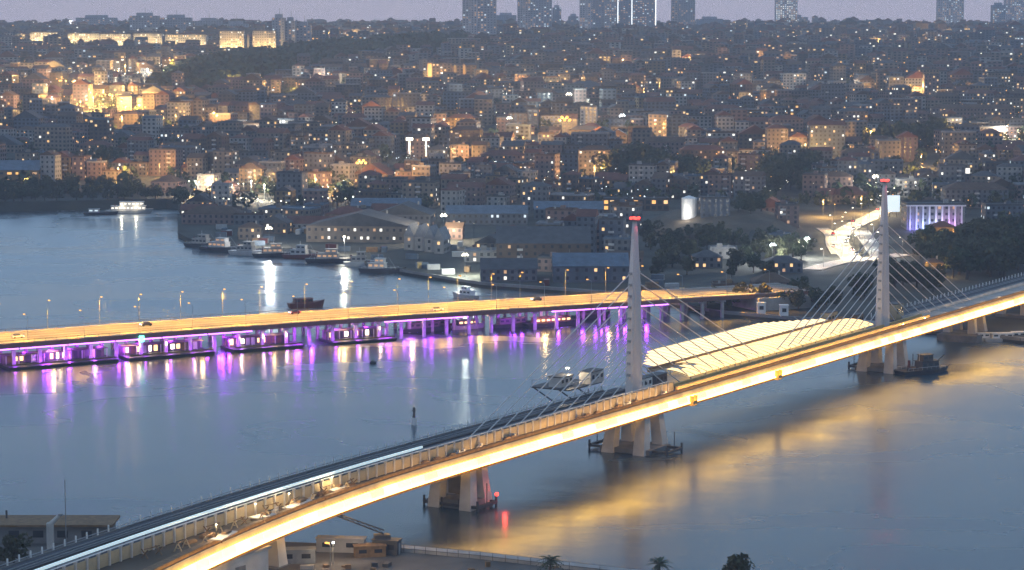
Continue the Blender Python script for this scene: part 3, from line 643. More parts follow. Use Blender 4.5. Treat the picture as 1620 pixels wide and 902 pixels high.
def wquad(face, w, d, x, z, ww, wh, e=.05):
    if face == 0: return [(x - ww / 2, -d / 2 - e, z - wh / 2), (x + ww / 2, -d / 2 - e, z - wh / 2), (x + ww / 2, -d / 2 - e, z + wh / 2), (x - ww / 2, -d / 2 - e, z + wh / 2)]
    sg = 1 if face == 1 else -1
    return [(sg * (w / 2 + e), x - ww / 2, z - wh / 2), (sg * (w / 2 + e), x + ww / 2, z - wh / 2), (sg * (w / 2 + e), x + ww / 2, z + wh / 2), (sg * (w / 2 + e), x - ww / 2, z + wh / 2)]
def roof_mb(kind, w, d, h, rh=None):
    r = MB(); o = .35
    if kind == 'flat':
        r.box((0, 0, h + .12), (w + .3, d + .3, .24)); k = .3
        for sx in (-1, 1): r.box((sx * (w / 2 - k / 2), 0, h + .6), (k, d, .72))
        for sy in (-1, 1): r.box((0, sy * (d / 2 - k / 2), h + .6), (w - 2 * k - .01, k, .72))
    elif kind == 'gable':
        rh = rh or .28 * d; a, c = w / 2 + o, d / 2 + o
        r.v += [(-a, -c, h), (a, -c, h), (a, c, h), (-a, c, h), (-a, 0, h + rh), (a, 0, h + rh)]
        r.f += [(0, 1, 5, 4), (2, 3, 4, 5), (1, 2, 5), (3, 0, 4), (0, 3, 2, 1)]; r.m += [0] * 5
    elif kind == 'gable_front':                                       # ridge runs away from the viewer
        rh = rh or .28 * w; a, c = w / 2 + o, d / 2 + o
        r.v += [(-a, -c, h), (a, -c, h), (a, c, h), (-a, c, h), (0, -c, h + rh), (0, c, h + rh)]
        r.f += [(0, 4, 5, 3), (1, 2, 5, 4), (0, 1, 4), (2, 3, 5), (0, 3, 2, 1)]; r.m += [0] * 5
    else:
        rh = rh or .25 * min(w, d); a, c = w / 2 + o, d / 2 + o; q = max(0., w / 2 - d / 2)
        r.v += [(-a, -c, h), (a, -c, h), (a, c, h), (-a, c, h), (-q - .01, 0, h + rh), (q + .01, 0, h + rh)]
        r.f += [(0, 1, 5, 4), (2, 3, 4, 5), (1, 2, 5), (3, 0, 4), (0, 3, 2, 1)]; r.m += [0] * 5
    return r
def building(name, label, cat, P, rz, w, d, h, wall='wall_grey', roof='roof_dark grey', rk='flat', st=4, lit=.15, litm=('lit_warm', 'lit_white', 'lit_dim'), ww=1.3, wh=1.5, gap=3.0, group=None, rh=None, single=False, extras=True, zbase=-3.):
    t = thing(name, label, cat, P, rz, group)
    MB().box((0, 0, (h + zbase) / 2), (w, d, h - zbase)).build('wall', wall, t)
    rf = roof_mb(rk, w, d, h, rh).build('roof', roof, t)
    sth = h / st
    dk = MB(); lt = {}
    for face, length in ((0, w), (1, d), (2, d)):
        nc = max(1, int(length / gap))
        for r in range(st):
            for cidx in range(nc):
                x = -length / 2 + (cidx + .5) * length / nc; q = wquad(face, w, d, x, (r + .55) * sth, min(ww, length / nc * .7), min(wh, sth * .62))
                if random.random() < lit: lt.setdefault(random.choice(litm), []).append(q)
                else: dk.poly(q)
    if single:
        for q in dk.f: MB().poly([dk.v[i] for i in q]).build('window', 'glass_dark', t)
        for mm, qs in lt.items():
            for q in qs: MB().poly(q).build('lit_window', mm, t)
    else:
        if dk.f: dk.build('dark_glazing', 'glass_dark', t, kind='stuff')
        for mm, qs in lt.items():
            m_ = MB()
            for q in qs: m_.poly(q)
            m_.build('lit_glazing', mm, t, kind='stuff')
    if extras and st >= 3 and random.random() < .5:                   # a column of balconies
        bx_ = random.choice([-.25, 0, .25]) * w
        for r in range(1, st): MB().box((bx_, -d / 2 - .55, r * sth + .5), (2.8, 1.1, 1.0)).build('balcony', random.choice([wall, 'concrete_pale', 'frame']), t)
    if extras:
        if rk == 'flat':
            MB().box((random.uniform(-.25, .25) * w, random.uniform(-.2, .2) * d, h + 1.3), (2.6, 2.4, 2.2)).build('stair_head', wall, rf)
            if random.random() < .5: MB().tube((.3 * w, -.2 * d, h + .3), (.3 * w, -.2 * d, h + 4.2), .07).build('aerial', 'steel_grey', rf)
            MB().box((random.uniform(-.3, .3) * w, .1 * d, h + .8), (.9, .9, 1.3)).build('chimney', 'concrete', rf)
        else: MB().box((.22 * w, .12 * d, h + .2 * min(w, d) + .3), (.8, .8, 1.8)).build('chimney', 'concrete', rf)
    return t
TAKEN = []                                                             # footprints (x, y, radius) that the ordinary houses keep clear of
def lm(name, label, cat, px, py, wpx, hpx, d, **k):
    """a landmark building: base centre at the photo pixel, size from pixels, d metres deep"""
    P = hit(px, py); s = mpp(P[1]); w_, h_ = wpx * s, hpx * s
    rz = k.pop('rz', 0.); k.setdefault('st', max(1, int(round(h_ / 3.3))))
    P = np.array([P[0], P[1] + d / 2, min(P[2], terr(P[0], P[1] + d / 2))])
    TAKEN.append((P[0], P[1], w_ / 2, d / 2 + 3)); TAKEN.append((P[0], P[1] - d / 2 - 9, w_ / 2 * .9, 8))
    return building(name, label, cat, P, rz, w_, d, h_, **k), w_, h_, P

# ---- boat yard and shipyard on the far shore
lm('shipyard_shed', 'wide grey gabled shipyard shed with lit windows under the bright warm lamp', 'shed', 572, 384, 168, 26, 30, wall='wall_beige', roof='roof_dark grey', rk='gable_front', rh=7, st=2, lit=.35, litm=('lit_dim', 'lit_white'), rz=-.12, gap=3.4, single=False)
lm('shipyard_shed', 'grey shed with a low gable behind the wide shipyard shed', 'shed', 640, 362, 90, 22, 26, wall='wall_grey', roof='roof_dark grey', rk='gable_front', rh=6, st=2, lit=.08, rz=-.1)
lm('shipyard_shed', 'low blue roofed shed left of the bright warm lamp', 'shed', 610, 338, 110, 12, 22, wall='wall_blue grey', roof='roof_blue grey sheet', rk='gable', rh=4, st=1, lit=.1)
for k, px in enumerate((652, 668, 684, 699)):
    lm('boat_shed', 'narrow lilac grey boat shed with pointed gable, %s from the left of four' % ORDL[k], 'shed', px, 396 + k * 2, 16, 22, 16, wall='wall_white', roof='roof_pale', rk='gable_front', rh=6, st=2, lit=.05, group='pointed boat sheds', rz=-.2)
lm('workshop_hall', 'long low hall with pale front by the bright white quay lamp', 'hall', 762, 416, 55, 16, 16, wall='wall_white', roof='roof_pale', rk='flat', st=2, lit=.15)
lm('factory_hall', 'large dark factory hall left of the near pylon', 'hall', 860, 420, 150, 34, 34, wall='wall_brown', roof='roof_dark grey', rk='gable', rh=7, st=3, lit=.03, gap=4)
lm('factory_hall', 'dark hall with sheet roof right behind the purple bridge', 'hall', 935, 448, 120, 26, 26, wall='wall_blue grey', roof='roof_blue grey sheet', rk='gable', rh=5, st=2, lit=.04, gap=4)
lm('factory_hall', 'low dark hall above the shore left of the large factory', 'hall', 805, 446, 90, 20, 22, wall='wall_grey', roof='roof_dark grey', rk='gable', rh=4, st=2, lit=.05)
lm('workshop_hall', 'white two storey workshop with dark openings left of the near pylon top', 'hall', 938, 372, 76, 26, 22, wall='wall_white', roof='roof_pale', rk='flat', st=2, lit=.1, ww=3.2, wh=3.4, gap=6)
lm('warehouse', 'blue roofed long warehouse right of the bright warm lamp', 'warehouse', 770, 356, 130, 18, 22, wall='wall_blue grey', roof='roof_blue grey sheet', rk='gable', rh=4, st=2, lit=.2, litm=('lit_cool', 'lit_dim'))
lm('warehouse', 'long dark roofed warehouse between shed and factory', 'warehouse', 900, 348, 110, 16, 24, wall='wall_grey', roof='roof_blue grey sheet', rk='gable', rh=4, st=2, lit=.05)
lm('institution', 'long beige two storey building with rows of windows above the sheds', 'building', 640, 308, 122, 18, 16, wall='wall_beige', roof='roof_brown tiled', rk='gable', rh=4, st=2, lit=.06)
lm('institution', 'beige two storey wing right of the long beige building', 'building', 738, 310, 70, 17, 16, wall='wall_beige', roof='roof_brown tiled', rk='gable', rh=4, st=2, lit=.1)
lm('depot', 'long low depot with glowing orange front left of the near pylon', 'depot', 905, 322, 160, 12, 14, wall='wall_ochre', roof='roof_pale', rk='flat', st=1, lit=.6, litm=('lit_amber', 'lit_white'), ww=4, wh=2.6, gap=4.5)
lm('office_block', 'low block with a row of amber windows above the near pylon top', 'office', 1006, 334, 104, 18, 16, wall='wall_brown', roof='roof_dark grey', rk='flat', st=2, lit=.6, litm=('lit_amber', 'lit_warm'), ww=2.4, wh=2.4, gap=3.6)
lm('office_block', 'dark slab block right of the white silo', 'office', 1132, 346, 46, 30, 18, wall='wall_blue grey', roof='roof_dark grey', st=4, lit=.05)
P = hit(1090, 347); t = thing('silo', 'short white floodlit silo above the bare earth slope', 'silo', P); TAKEN.append((P[0], P[1], 7, 7))
MB().tube((0, 0, -2), (0, 0, 11), 4.2, n=16).build('drum', 'white_paint', t); MB().tube((0, 0, 11), (0, 0, 12.4), 4.4, .6, 16).build('cap', 'white_paint', t)
light('silo_floodlight', 'POINT', (-3, -9, 3), 3000, (1, .95, .85), t, .4)
lm('house', 'grey brick house with many dark windows between the two pylons', 'house', 1222, 474, 62, 26, 14, wall='wall_pinkish', roof='roof_brown tiled', rk='hip', st=3, lit=.05)
lm('gate_house', 'small orange lit house at the right end of the road bridge', 'house', 1146, 476, 36, 24, 10, wall='wall_ochre', roof='roof_brown tiled', rk='flat', st=2, lit=.2, litm=('lit_amber',))
lm('house', 'low dark house at the foot of the bare earth slope', 'house', 1120, 425, 46, 18, 12, wall='wall_grey', roof='roof_dark grey', rk='hip', st=2, lit=.2)
lm('house', 'small grey house below the two white star lamps', 'house', 1240, 432, 60, 16, 12, wall='wall_blue grey', roof='roof_dark grey', rk='hip', st=2, lit=.1)
lm('apartment_block', 'dark block above the twin white lamps on the right', 'apartment block', 1247, 356, 34, 30, 14, wall='wall_pinkish', roof='roof_dark grey', st=4, lit=.1)
lm('shed', 'long cream sided shed below the bare earth slope', 'shed', 1145, 410, 44, 16, 10, wall='wall_white', roof='roof_pale', rk='flat', st=1, lit=.3, litm=('lit_dim',))
# vans / cabins on the bank between the pylons
for k, px in enumerate((1204, 1240)):
    P = hit(px, 503); cabin('white container cabin on the bank between the pylons, %s' % ('left one' if k == 0 else 'right one'), P, 0., (3.4, 3, 4.4), 'white_paint', 'white_paint', name='container_cabin', group='white container cabins', win=1)
# palace-like building with pilasters washed in violet light
t, w_, h_, P = lm('public_building', 'pilastered public building washed in blue and violet light behind the far pylon', 'public building', 1480, 364, 92, 40, 20, wall='wall_white', roof='roof_dark grey', rk='flat', st=4, lit=.12, litm=('lit_dim',), ww=1.6, gap=3.8)
for q in range(9): MB().box((-w_ / 2 + (q + .5) * w_ / 9, -10.5, h_ / 2), (.9, .9, h_)).build('pilaster', 'white_paint', t)
MB().box((0, -10.6, h_ - .4), (w_ + 1, 1.4, .8)).build('cornice', 'white_paint', t)
for q, c in ((-.42, (.25, .2, 1)), (-.2, (.35, .5, 1)), (.05, (.6, .6, 1)), (.25, (.75, .3, 1))): light('facade_light', 'POINT', (q * w_, -15, 2.5), 2200, c, t, .4)
lm('apartment_block', 'pale broad block above the violet lit public building', 'apartment block', 1444, 312, 46, 26, 14, wall='wall_white', roof='roof_pale', st=4, lit=.08)
lm('apartment_block', 'grey block with dark roof behind the violet lit building', 'apartment block', 1545, 330, 100, 30, 16, wall='wall_grey', roof='roof_brown tiled', rk='hip', st=4, lit=.06)
lm('apartment_block', 'dark block with a lit top row at the right edge', 'apartment block', 1592, 350, 66, 24, 14, wall='wall_blue grey', roof='roof_dark grey', st=3, lit=.3, litm=('lit_cool', 'lit_dim'))
P = hit(1522, 292); t = thing('billboard', 'blank glowing white billboard above the right hand houses', 'billboard', P); TAKEN.append((P[0], P[1], 8, 5))
sc_ = mpp(P[1])
MB().box((0, 0, 8), (24 * sc_, .5, 13 * sc_)).build('panel', 'lit_white', t)
for sg in (-1, 1): MB().tube((sg * 3, .6, -1), (sg * 3, .6, 8), .2).build('post', 'steel_dark', t)
P = hit(1413, 345); t = thing('billboard', 'tall white lit screen beside the far pylon', 'billboard', P); TAKEN.append((P[0], P[1], 7, 5)); sc_ = mpp(P[1])
MB().box((0, 0, 22 * sc_), (20 * sc_, .5, 26 * sc_)).build('panel', 'lit_cool', t)
for sg in (-1, 1): MB().tube((sg * 2, .6, -1), (sg * 2, .6, 18 * sc_), .2).build('post', 'steel_dark', t)
lm('villa', 'yellow floodlit villa among dark trees right of the far pylon', 'villa', 1494, 384, 40, 24, 12, wall='wall_ochre', roof='roof_red tiled', rk='hip', st=2, lit=.3, litm=('lit_amber',))
lm('villa', 'small yellow floodlit house below the villa right of the far pylon', 'house', 1478, 432, 30, 16, 8, wall='wall_ochre', roof='roof_brown tiled', rk='hip', st=2, lit=.3, litm=('lit_amber',))
for (px, py, pw) in ((1470, 376, 5000), (1505, 388, 7000), (1522, 402, 4000), (1478, 404, 4500), (1466, 436, 3500), (1490, 440, 3500)):
    P = hit(px, py); street_lamp('amber lamp among the trees by the yellow villa', P, 0, 5.5, 'lamp_orange', pw, (1, .58, .14), 'lamps round the yellow villa', name='garden_lamp', down=False, arm=.5)
# hangar on the far left
lm('hangar', 'blue roofed hangar with orange lit front at the left edge', 'hangar', 22, 292, 80, 22, 30, wall='wall_ochre', roof='roof_blue grey sheet', rk='gable', rh=6, st=2, lit=.3, litm=('lit_amber', 'lit_dim'), gap=5, ww=3)
P = hit(34, 297); street_lamp('orange lamp in front of the blue roofed hangar', P + (4, -6, 0), 0, 6, 'lamp_orange', 9000, (1, .55, .2), None, down=False)
# named blocks higher up
for (px, py, wp_, hp_, wl, rf, lb, lt_) in (
    (483, 282, 58, 32, 'beige', 'dark grey', 'broad beige apartment block above the boat yard with many windows', .12), (398, 268, 48, 26, 'grey', 'dark grey', 'grey apartment block left of the broad beige block', .12),
    (560, 210, 40, 24, 'pinkish', 'red tiled', 'pinkish block above the orange star lamp', .1), (690, 276, 22, 30, 'white', 'pale', 'narrow white lit block right of the two lit masts', .5),
    (795, 268, 70, 22, 'pinkish', 'red tiled', 'wide pinkish house row with an amber ground floor', .25), (942, 280, 52, 42, 'beige', 'brown tiled', 'tall beige block with amber shopfront beside the dark park trees', .08),
    (1145, 196, 60, 24, 'pinkish', 'red tiled', 'broad pinkish block in the middle of the right hand hillside', .2), (1318, 176, 36, 40, 'grey', 'dark grey', 'tall plain grey block on the right hand hillside', .05),
    (1474, 162, 24, 42, 'pinkish', 'dark grey', 'slender pinkish tower block on the right hand hillside', .25), (1584, 146, 40, 30, 'beige', 'dark grey', 'beige slab block with a window grid near the right edge', .15),
    (1540, 196, 130, 24, 'pinkish', 'brown tiled', 'very long pinkish barrack like block on the right', .15), (1600, 184, 50, 28, 'beige', 'dark grey', 'beige block cut by the right edge', .3), (1540, 222, 100, 20, 'beige', 'dark grey', 'long beige block above the amber street on the right', .1),
    (1112, 262, 70, 24, 'brown', 'red tiled', 'brown row of houses left of the big park trees', .2), (1360, 268, 60, 26, 'grey', 'brown tiled', 'grey block above the white screen', .1), (120, 198, 90, 14, 'grey', 'brown tiled', 'long grey barrack below the orange district on the left', .1), (150, 242, 50, 12, 'pinkish', 'red tiled', 'long pinkish house above the dark trees on the left', .25), (60, 200, 80, 16, 'blue grey', 'dark grey', 'long grey building at the left below the orange district', .1)):
    lm('apartment_block', lb, 'apartment block', px, py, wp_, hp_, 13, wall='wall_' + wl, roof='roof_' + rf, rk='hip' if 'tiled' in rf else 'flat', lit=lt_, rz=random.uniform(-.12, .12))
# two lit masts
for k, px in enumerate((648, 674)):
    P = hit(px, 256); TAKEN.append((P[0], P[1] - 40, 12, 46)); t = thing('light_mast', 'white lit mast with a lamp on top above the sheds, %s of two' % ('left' if k == 0 else 'right'), 'mast', P, 0, 'pair of lit masts'); sc_ = mpp(P[1])
    MB().tube((0, 0, -1), (0, 0, 34 * sc_), .9, .6, 8).build('pole', 'white_paint', t); MB().box((0, 0, 35 * sc_), (5.0, 1.5, 2.0)).build('lamp_bank', 'lamp_white', t)
    light('mast_light', 'POINT', (0, -4, 12), 6000, (1, .9, .7), t, .5)
P = hit(811, 186); t = thing('radio_mast', 'thin grey lattice mast on the middle of the hillside', 'mast', P); sc_ = mpp(P[1])
MB().tube((0, 0, -1), (0, 0, 48 * sc_), .5, .3).build('pole', 'steel_grey', t); MB().box((0, 0, 14), (2.4, .4, .4)).build('crossarm', 'steel_grey', t)

# ---- skyline towers
mat('tower_window', (.11, .13, .17), .35, 0); mat('tower_glass', (.19, .22, .28), .25, .25, .08, spec=.6); mat('tower_pale', (.52, .47, .48), .7, .12, .1); mat('tower_grey', (.29, .30, .34), .7, .15, .1)
mat('led_white_line', (.7, .7, .7), .5, 0, emit=(.95, 1, 1), es=1.8)
def tower(label, px, py, wpx, top, wallm, lit, d=24, name='skyscraper', litm=('lit_dim', 'lit_dim', 'lit_cool'), lines=(), fins=0, dist=None, step=0., cat='skyscraper'):
    P = hit(px, py); y0 = min(P[1], 5000.); s = mpp(y0); w_ = wpx * s; rr0 = ray(px, top); x0 = rr0[0] / rr0[1] * y0; z0 = terr(x0, y0); h_ = CAM_H + rr0[2] / rr0[1] * y0 - z0
    P = np.array([x0, y0 + d / 2, z0]); TAKEN.append((x0, y0 - 25, w_ / 2, 20)); TAKEN.append((P[0], P[1], w_ / 2, d / 2))
    t = thing(name, label, cat, P, 0, 'towers on the skyline')
    MB().box((0, 0, h_ / 2 - 4), (w_, d, h_ + 8)).build('shaft', wallm, t)
    MB().box((step * w_, 0, h_ + 2.4), (w_ * .55, d * .6, 5)).build('crown', 'tower_grey', t)
    MB().tube((step * w_ + 1, 0, h_ + 4.8), (step * w_ + 1, 0, h_ + 13), .35).build('antenna', 'steel_grey', t)
    dk = MB(); lts = {}
    nr = max(3, int(h_ / 3.6)); nc = max(2, int(w_ / 4.2))
    for r in range(nr):
        for c in range(nc):
            x = -w_ / 2 + (c + .5) * w_ / nc; z = (r + .55) * h_ / nr; q = wquad(0, w_, d, x, z, w_ / nc * .5, 1.7, .08)
            if random.random() < lit * 1.5: lts.setdefault(random.choice(litm), MB()).poly(q)
            else: dk.poly(q)
        for face in (1, 2): dk.poly(wquad(face, w_, d, 0, (r + .55) * h_ / nr, d * .86, 1.9, .08))
    dk.build('dark_glazing', 'tower_window', t, kind='stuff')
    for mm, m_ in lts.items(): m_.build('lit_glazing', mm, t, kind='stuff')
    for q in range(fins): MB().box((-w_ / 2 + q * w_ / max(1, fins - 1), -d / 2 - .4, h_ / 2), (1.1, .8, h_)).build('fin', 'tower_pale', t)
    for x in lines: MB().box((x * w_, -d / 2 - .6, h_ / 2), (1.7, .8, h_)).build('light_line', 'led_white_line', t)
    return t
tower('pale ribbed skyscraper, left half of the leftmost skyline pair', 743, 64, 22, -46, 'tower_pale', .12, fins=5)
tower('darker skyscraper joined to the pale ribbed one on the left of the skyline', 770, 66, 30, -38, 'tower_grey', .16)
tower('broad dark skyscraper behind the gap of the central skyline', 800, 46, 34, 24, 'tower_glass', .04)
tower('pale edged skyscraper left of the lit twin towers', 829, 60, 20, -30, 'tower_pale', .1, fins=3)
tower('dark skyscraper with scattered lit windows left of the lit twin towers', 856, 60, 34, -36, 'tower_grey', .2)
tower('low stepped tower right of the dark scattered window skyscraper', 881, 54, 14, 12, 'tower_glass', .12)
tower('short dark tower before the reddish skyscraper', 907, 50, 16, 26, 'tower_glass', .1)
tower('reddish pale skyscraper just left of the lit twin towers', 928, 58, 21, -18, 'tower_pale', .14, fins=3)
tower('glassy skyscraper between the reddish one and the lit twin towers', 947, 60, 18, -10, 'tower_glass', .1)
tower('broad blue grey skyscraper behind the left lit line', 966, 56, 26, -40, 'tower_grey', .25)
tower('left lit twin tower with white vertical light lines', 990, 56, 24, -60, 'tower_glass', .15, lines=(-.5, .42))
tower('right lit twin tower with white vertical light lines', 1020, 58, 36, -50, 'tower_glass', .22, lines=(.49,))
tower('slim grey skyscraper right of the lit twin towers', 1070, 54, 14, -26, 'tower_pale', .12, fins=2)
tower('blue grey skyscraper right of the slim grey one', 1087, 54, 26, -34, 'tower_grey', .12)
tower('low broad block at the foot of the right skyline towers', 1123, 46, 42, 30, 'tower_glass', .06, name='tower_block')
tower('lone skyscraper with bright window grid right of centre', 1245, 40, 34, -24, 'tower_pale', .5, litm=('lit_white', 'lit_cool', 'lit_dim'))
tower('low bright topped block at the foot of the lone skyscraper', 1256, 44, 44, 27, 'tower_grey', .3, name='tower_block')
tower('skyscraper with pale edges near the right edge', 1505, 42, 40, -20, 'tower_pale', .2, fins=3)
tower('short tower left of the right edge skyscraper pair', 1581, 42, 20, 8, 'tower_grey', .25)
tower('skyscraper at the very right edge', 1607, 42, 30, -16, 'tower_pale', .2, fins=2)
# left skyline: floodlit slabs and dark tower blocks behind
for k, (a, c, tp, bs, lb) in enumerate(((48, 88, 52, 74, 'low yellow floodlit block at the left end of the skyline'), (108, 156, 54, 76, 'second yellow floodlit slab from the left'), (158, 206, 55, 79, 'third yellow floodlit slab from the left'), (212, 256, 54, 81, 'fourth yellow floodlit slab from the left'), (262, 326, 56, 82, 'widest yellow floodlit slab of the left skyline'), (348, 386, 50, 84, 'tall orange floodlit block left of the dark towers'), (400, 436, 50, 86, 'rightmost orange floodlit block below the dark towers'))):
    t, w_, h_, P = lm('floodlit_block', lb, 'apartment block', (a + c) / 2, bs, c - a, bs - tp, 14, wall='wall_white', roof='roof_dark grey', lit=.25, litm=('lit_warm', 'lit_white'), group='floodlit blocks on the left skyline')
    for q in (-.3, .3): light('floodlight', 'POINT', (q * w_, -7 - 13, 4), 60000, (1, .62, .22) if k > 4 else (1, .70, .30), t, .6)
    TAKEN.append((P[0], P[1] - 72, w_ / 2 + 8, 62))
for (a, c, tp, bs, lb) in ((98, 120, 42, 56, 'low dark block beside the white skyline lamp'), (120, 183, 28, 56, 'broad dark tower block with masts on the left skyline'), (205, 250, 25, 58, 'tallest dark tower block behind the floodlit slabs'), (252, 302, 28, 58, 'dark tower block right of the tallest one'), (308, 350, 33, 58, 'dark block before the orange floodlit pair'), (352, 392, 38, 58, 'low dark block behind the tall orange floodlit block'), (430, 450, 28, 84, 'left tower of the dark trio on the left skyline'), (450, 467, 33, 82, 'middle tower of the dark trio on the left skyline'), (468, 491, 40, 80, 'right tower of the dark trio on the left skyline')):
    tower(lb, (a + c) / 2, bs, c - a, tp, 'tower_grey', .08, d=20, name='tower_block', cat='tower block')
P = hit(112, 58); street_lamp('very bright white lamp on the left skyline', P, 0, 24 * mpp(P[1]), 'lamp_cool', 20000, (1, 1, .95), None, name='floodlight_mast', hr=2.0, down=False, arm=.5)

# ================================================================== ROADS ON THE FAR SHORE
def px_path(pts, n=60):
    W = [hit(*p) for p in pts]; L = np.concatenate([[0], np.cumsum([np.linalg.norm(a[:2] - c[:2]) for a, c in zip(W[:-1], W[1:])])])
    q = np.linspace(0, L[-1], n); X = np.interp(q, L, [p[0] for p in W]); Y = np.interp(q, L, [p[1] for p in W])
    k = np.ones(7) / 7; pad = lambda a: np.convolve(np.pad(a, 3, mode='reflect', reflect_type='odd'), k, mode='valid')
    return np.stack([pad(X), pad(Y)], 1)
def road(name, label, pts, width, matn, n=60, lift=.35):
    C2 = px_path(pts, n); rows = []
    for i, p in enumerate(C2):
        d = C2[min(i + 1, n - 1)] - C2[max(i - 1, 0)]; d = d / np.linalg.norm(d); nn = np.array([-d[1], d[0]])
        row = []
        for o in (-width / 2, 0, width / 2): q = p + nn * o; row.append((q[0], q[1], terr(q[0], q[1])))
        zz = max(r[2] for r in row) + lift
        rows.append([(r[0], r[1], zz) for r in row])
    m_ = MB(); m_.loft([[r[0], r[1], r[2], (r[2][0], r[2][1], r[2][2] - 1.6), (r[0][0], r[0][1], r[0][2] - 1.6)] for r in rows])
    o = m_.build(name, matn); struct(o)
    lines = MB()
    for off in (-width * .47, 0, width * .47):
        for i in range(0, n - 1, 1 if off else 2):
            a, c = C2[i], C2[i + 1]; d = c - a; d = d / (np.linalg.norm(d) + 1e-9); nn = np.array([-d[1], d[0]])
            za, zc = rows[i][1][2] + .006, rows[i + 1][1][2] + .006
            lines.poly([(*(a + nn * (off - .12)), za), (*(c + nn * (off - .12)), zc), (*(c + nn * (off + .12)), zc), (*(a + nn * (off + .12)), za)])
    ml = lines.build('lane_markings', 'marking', o, kind='stuff')
    for i in range(0, n, 3): TAKEN.append((C2[i][0], C2[i][1], width, width))
    return C2, rows
RD, RDR = road('road', '', [(1412, 326), (1385, 342), (1352, 356), (1328, 372), (1326, 388), (1340, 402), (1352, 416)], 11, 'road_pale')
RD2, _ = road('road', '', [(1362, 366), (1375, 384), (1388, 402), (1396, 414)], 9, 'road_pale', 30)
RD3, _ = road('road', '', [(1284, 428), (1312, 420), (1345, 413), (1385, 410), (1430, 404)], 10, 'road_pale', 30)
RD4, _ = road('road', '', [(1300, 362), (1316, 372), (1316, 388), (1326, 404)], 7, 'road_pale', 24)
for k, i in enumerate(range(1, 60, 5)):  # lamps added to whiten the road in place of traffic light trails
    d = RD[min(i + 1, 59)] - RD[i]; a = math.atan2(d[1], d[0])
    nn = np.array([-math.sin(a), math.cos(a)]); p = RD[i] + nn * 6.5
    street_lamp('street lamp along the bright winding road, %s from its upper end' % ORDL[k], (p[0], p[1], RDR[i][1][2]), a + math.pi, 11, 'lamp_white', 30000, (1, .78, .46), 'lamps of the winding road', hr=.3, arm=4.5, spot=132)
for (C2, pw, col, lb) in ((RD2, 6000, (.85, .93, 1), 'street lamp beside the bluish side road'), (RD3, 6000, (1, .7, .5), 'street lamp on the lower cross road'), (RD4, 7000, (1, .6, .2), 'amber street lamp on the slip road left of the winding road')):  # lamps added to brighten the side roads
    for i in range(3, len(C2) - 1, 8):
        z = terr(*C2[i]); street_lamp(lb, (C2[i][0] + 3, C2[i][1] + 3, z), 2.5, 9, 'lamp_white', pw, col, lb + 's', arm=2)
# cars
mat('car_dark', (.03, .03, .04), .3, 0); mat('car_white', (.6, .6, .6), .3, 0); mat('car_red', (.3, .03, .03), .3, 0); mat('headlight', (.8, .8, .8), .3, 0, emit=(1, .95, .85), es=14); mat('taillight', (.3, .02, .02), .3, 0, emit=(1, .05, .03), es=8)
def car_proto(m_):
    t = thing('car', 'car', 'car')
    MB().loft([[(x, y, z) for x, y in ((-2.1, -.85), (2.1, -.85), (2.1, .85), (-2.1, .85))] for z in (.3, .6)] + [[(x, y, .95) for x, y in ((-2.05, -.8), (1.95, -.8), (1.95, .8), (-2.05, .8))]]).build('body', m_, t)
    MB().loft([[(x * k + dx, y * k, z) for x, y in ((-1.5, -.75), (1.0, -.75), (1.0, .75), (-1.5, .75))] for z, k, dx in ((.96, 1, 0), (1.48, .75, -.05))]).build('cabin', 'glass_dark', t)
    wm = MB().tube((0, -.12, 0), (0, .12, 0), .33, n=10).mesh('wheel', 'tyre')
    for x in (-1.3, 1.3):
        for y in (-.8, .8): place('wheel', wm, t, (x, y, .33))
    for y in (-.6, .6):
        MB().box((2.1, y, .7), (.1, .4, .22)).build('headlight', 'headlight', t); MB().box((-2.1, y, .75), (.1, .35, .2)).build('taillight', 'taillight', t)
    return t
cars = []
for i, o, rv, cl in ((6, -4, 1, 'white'), (10, 4, 0, 'red'), (14, 5, 0, 'dark'), (20, -4, 1, 'dark'), (24, 4, 0, 'red'), (28, 4, 0, 'white'), (33, -4, 1, 'red'), (37, 5, 0, 'dark'), (41, 4, 0, 'dark'), (46, -4, 1, 'white'), (49, 4, 0, 'red'), (53, 4, 0, 'dark')): cars.append((RD, i, o, rv, cl, RDR[i][1][2], 'winding road'))
protos = {}
for k, (C2, i, o, rv, cl, z, wd) in enumerate(cars):
    if cl not in protos: t = protos[cl] = car_proto('car_' + cl)
    else: t = copy_tree(protos[cl])
    d = C2[i + 1] - C2[i]; a = math.atan2(d[1], d[0]); nn = np.array([-math.sin(a), math.cos(a)]); p = C2[i] + nn * o
    t.location = (p[0], p[1], z); t.rotation_euler = (0, 0, a + (math.pi if rv else 0))
    tag(t, '%s car on the bright winding road, %s from the top' % (cl, ORDL[k]), 'car', 'cars on the winding road')
for k, (s, tt, cl) in enumerate(((150, 6, 'dark'), (186, 12, 'white'), (238, 19, 'dark'), (300, 24, 'red'), (352, 7, 'white'), (402, 20, 'dark'))):
    t = copy_tree(protos[cl]); P = RB(s, tt, 9.07, True); t.location = P; t.rotation_euler = (0, 0, RA(s) + (0 if tt < 15 else math.pi))
    tag(t, '%s car on the yellow lit road bridge, %s from the left' % (cl, ORDL[k]), 'car', 'cars on the road bridge')

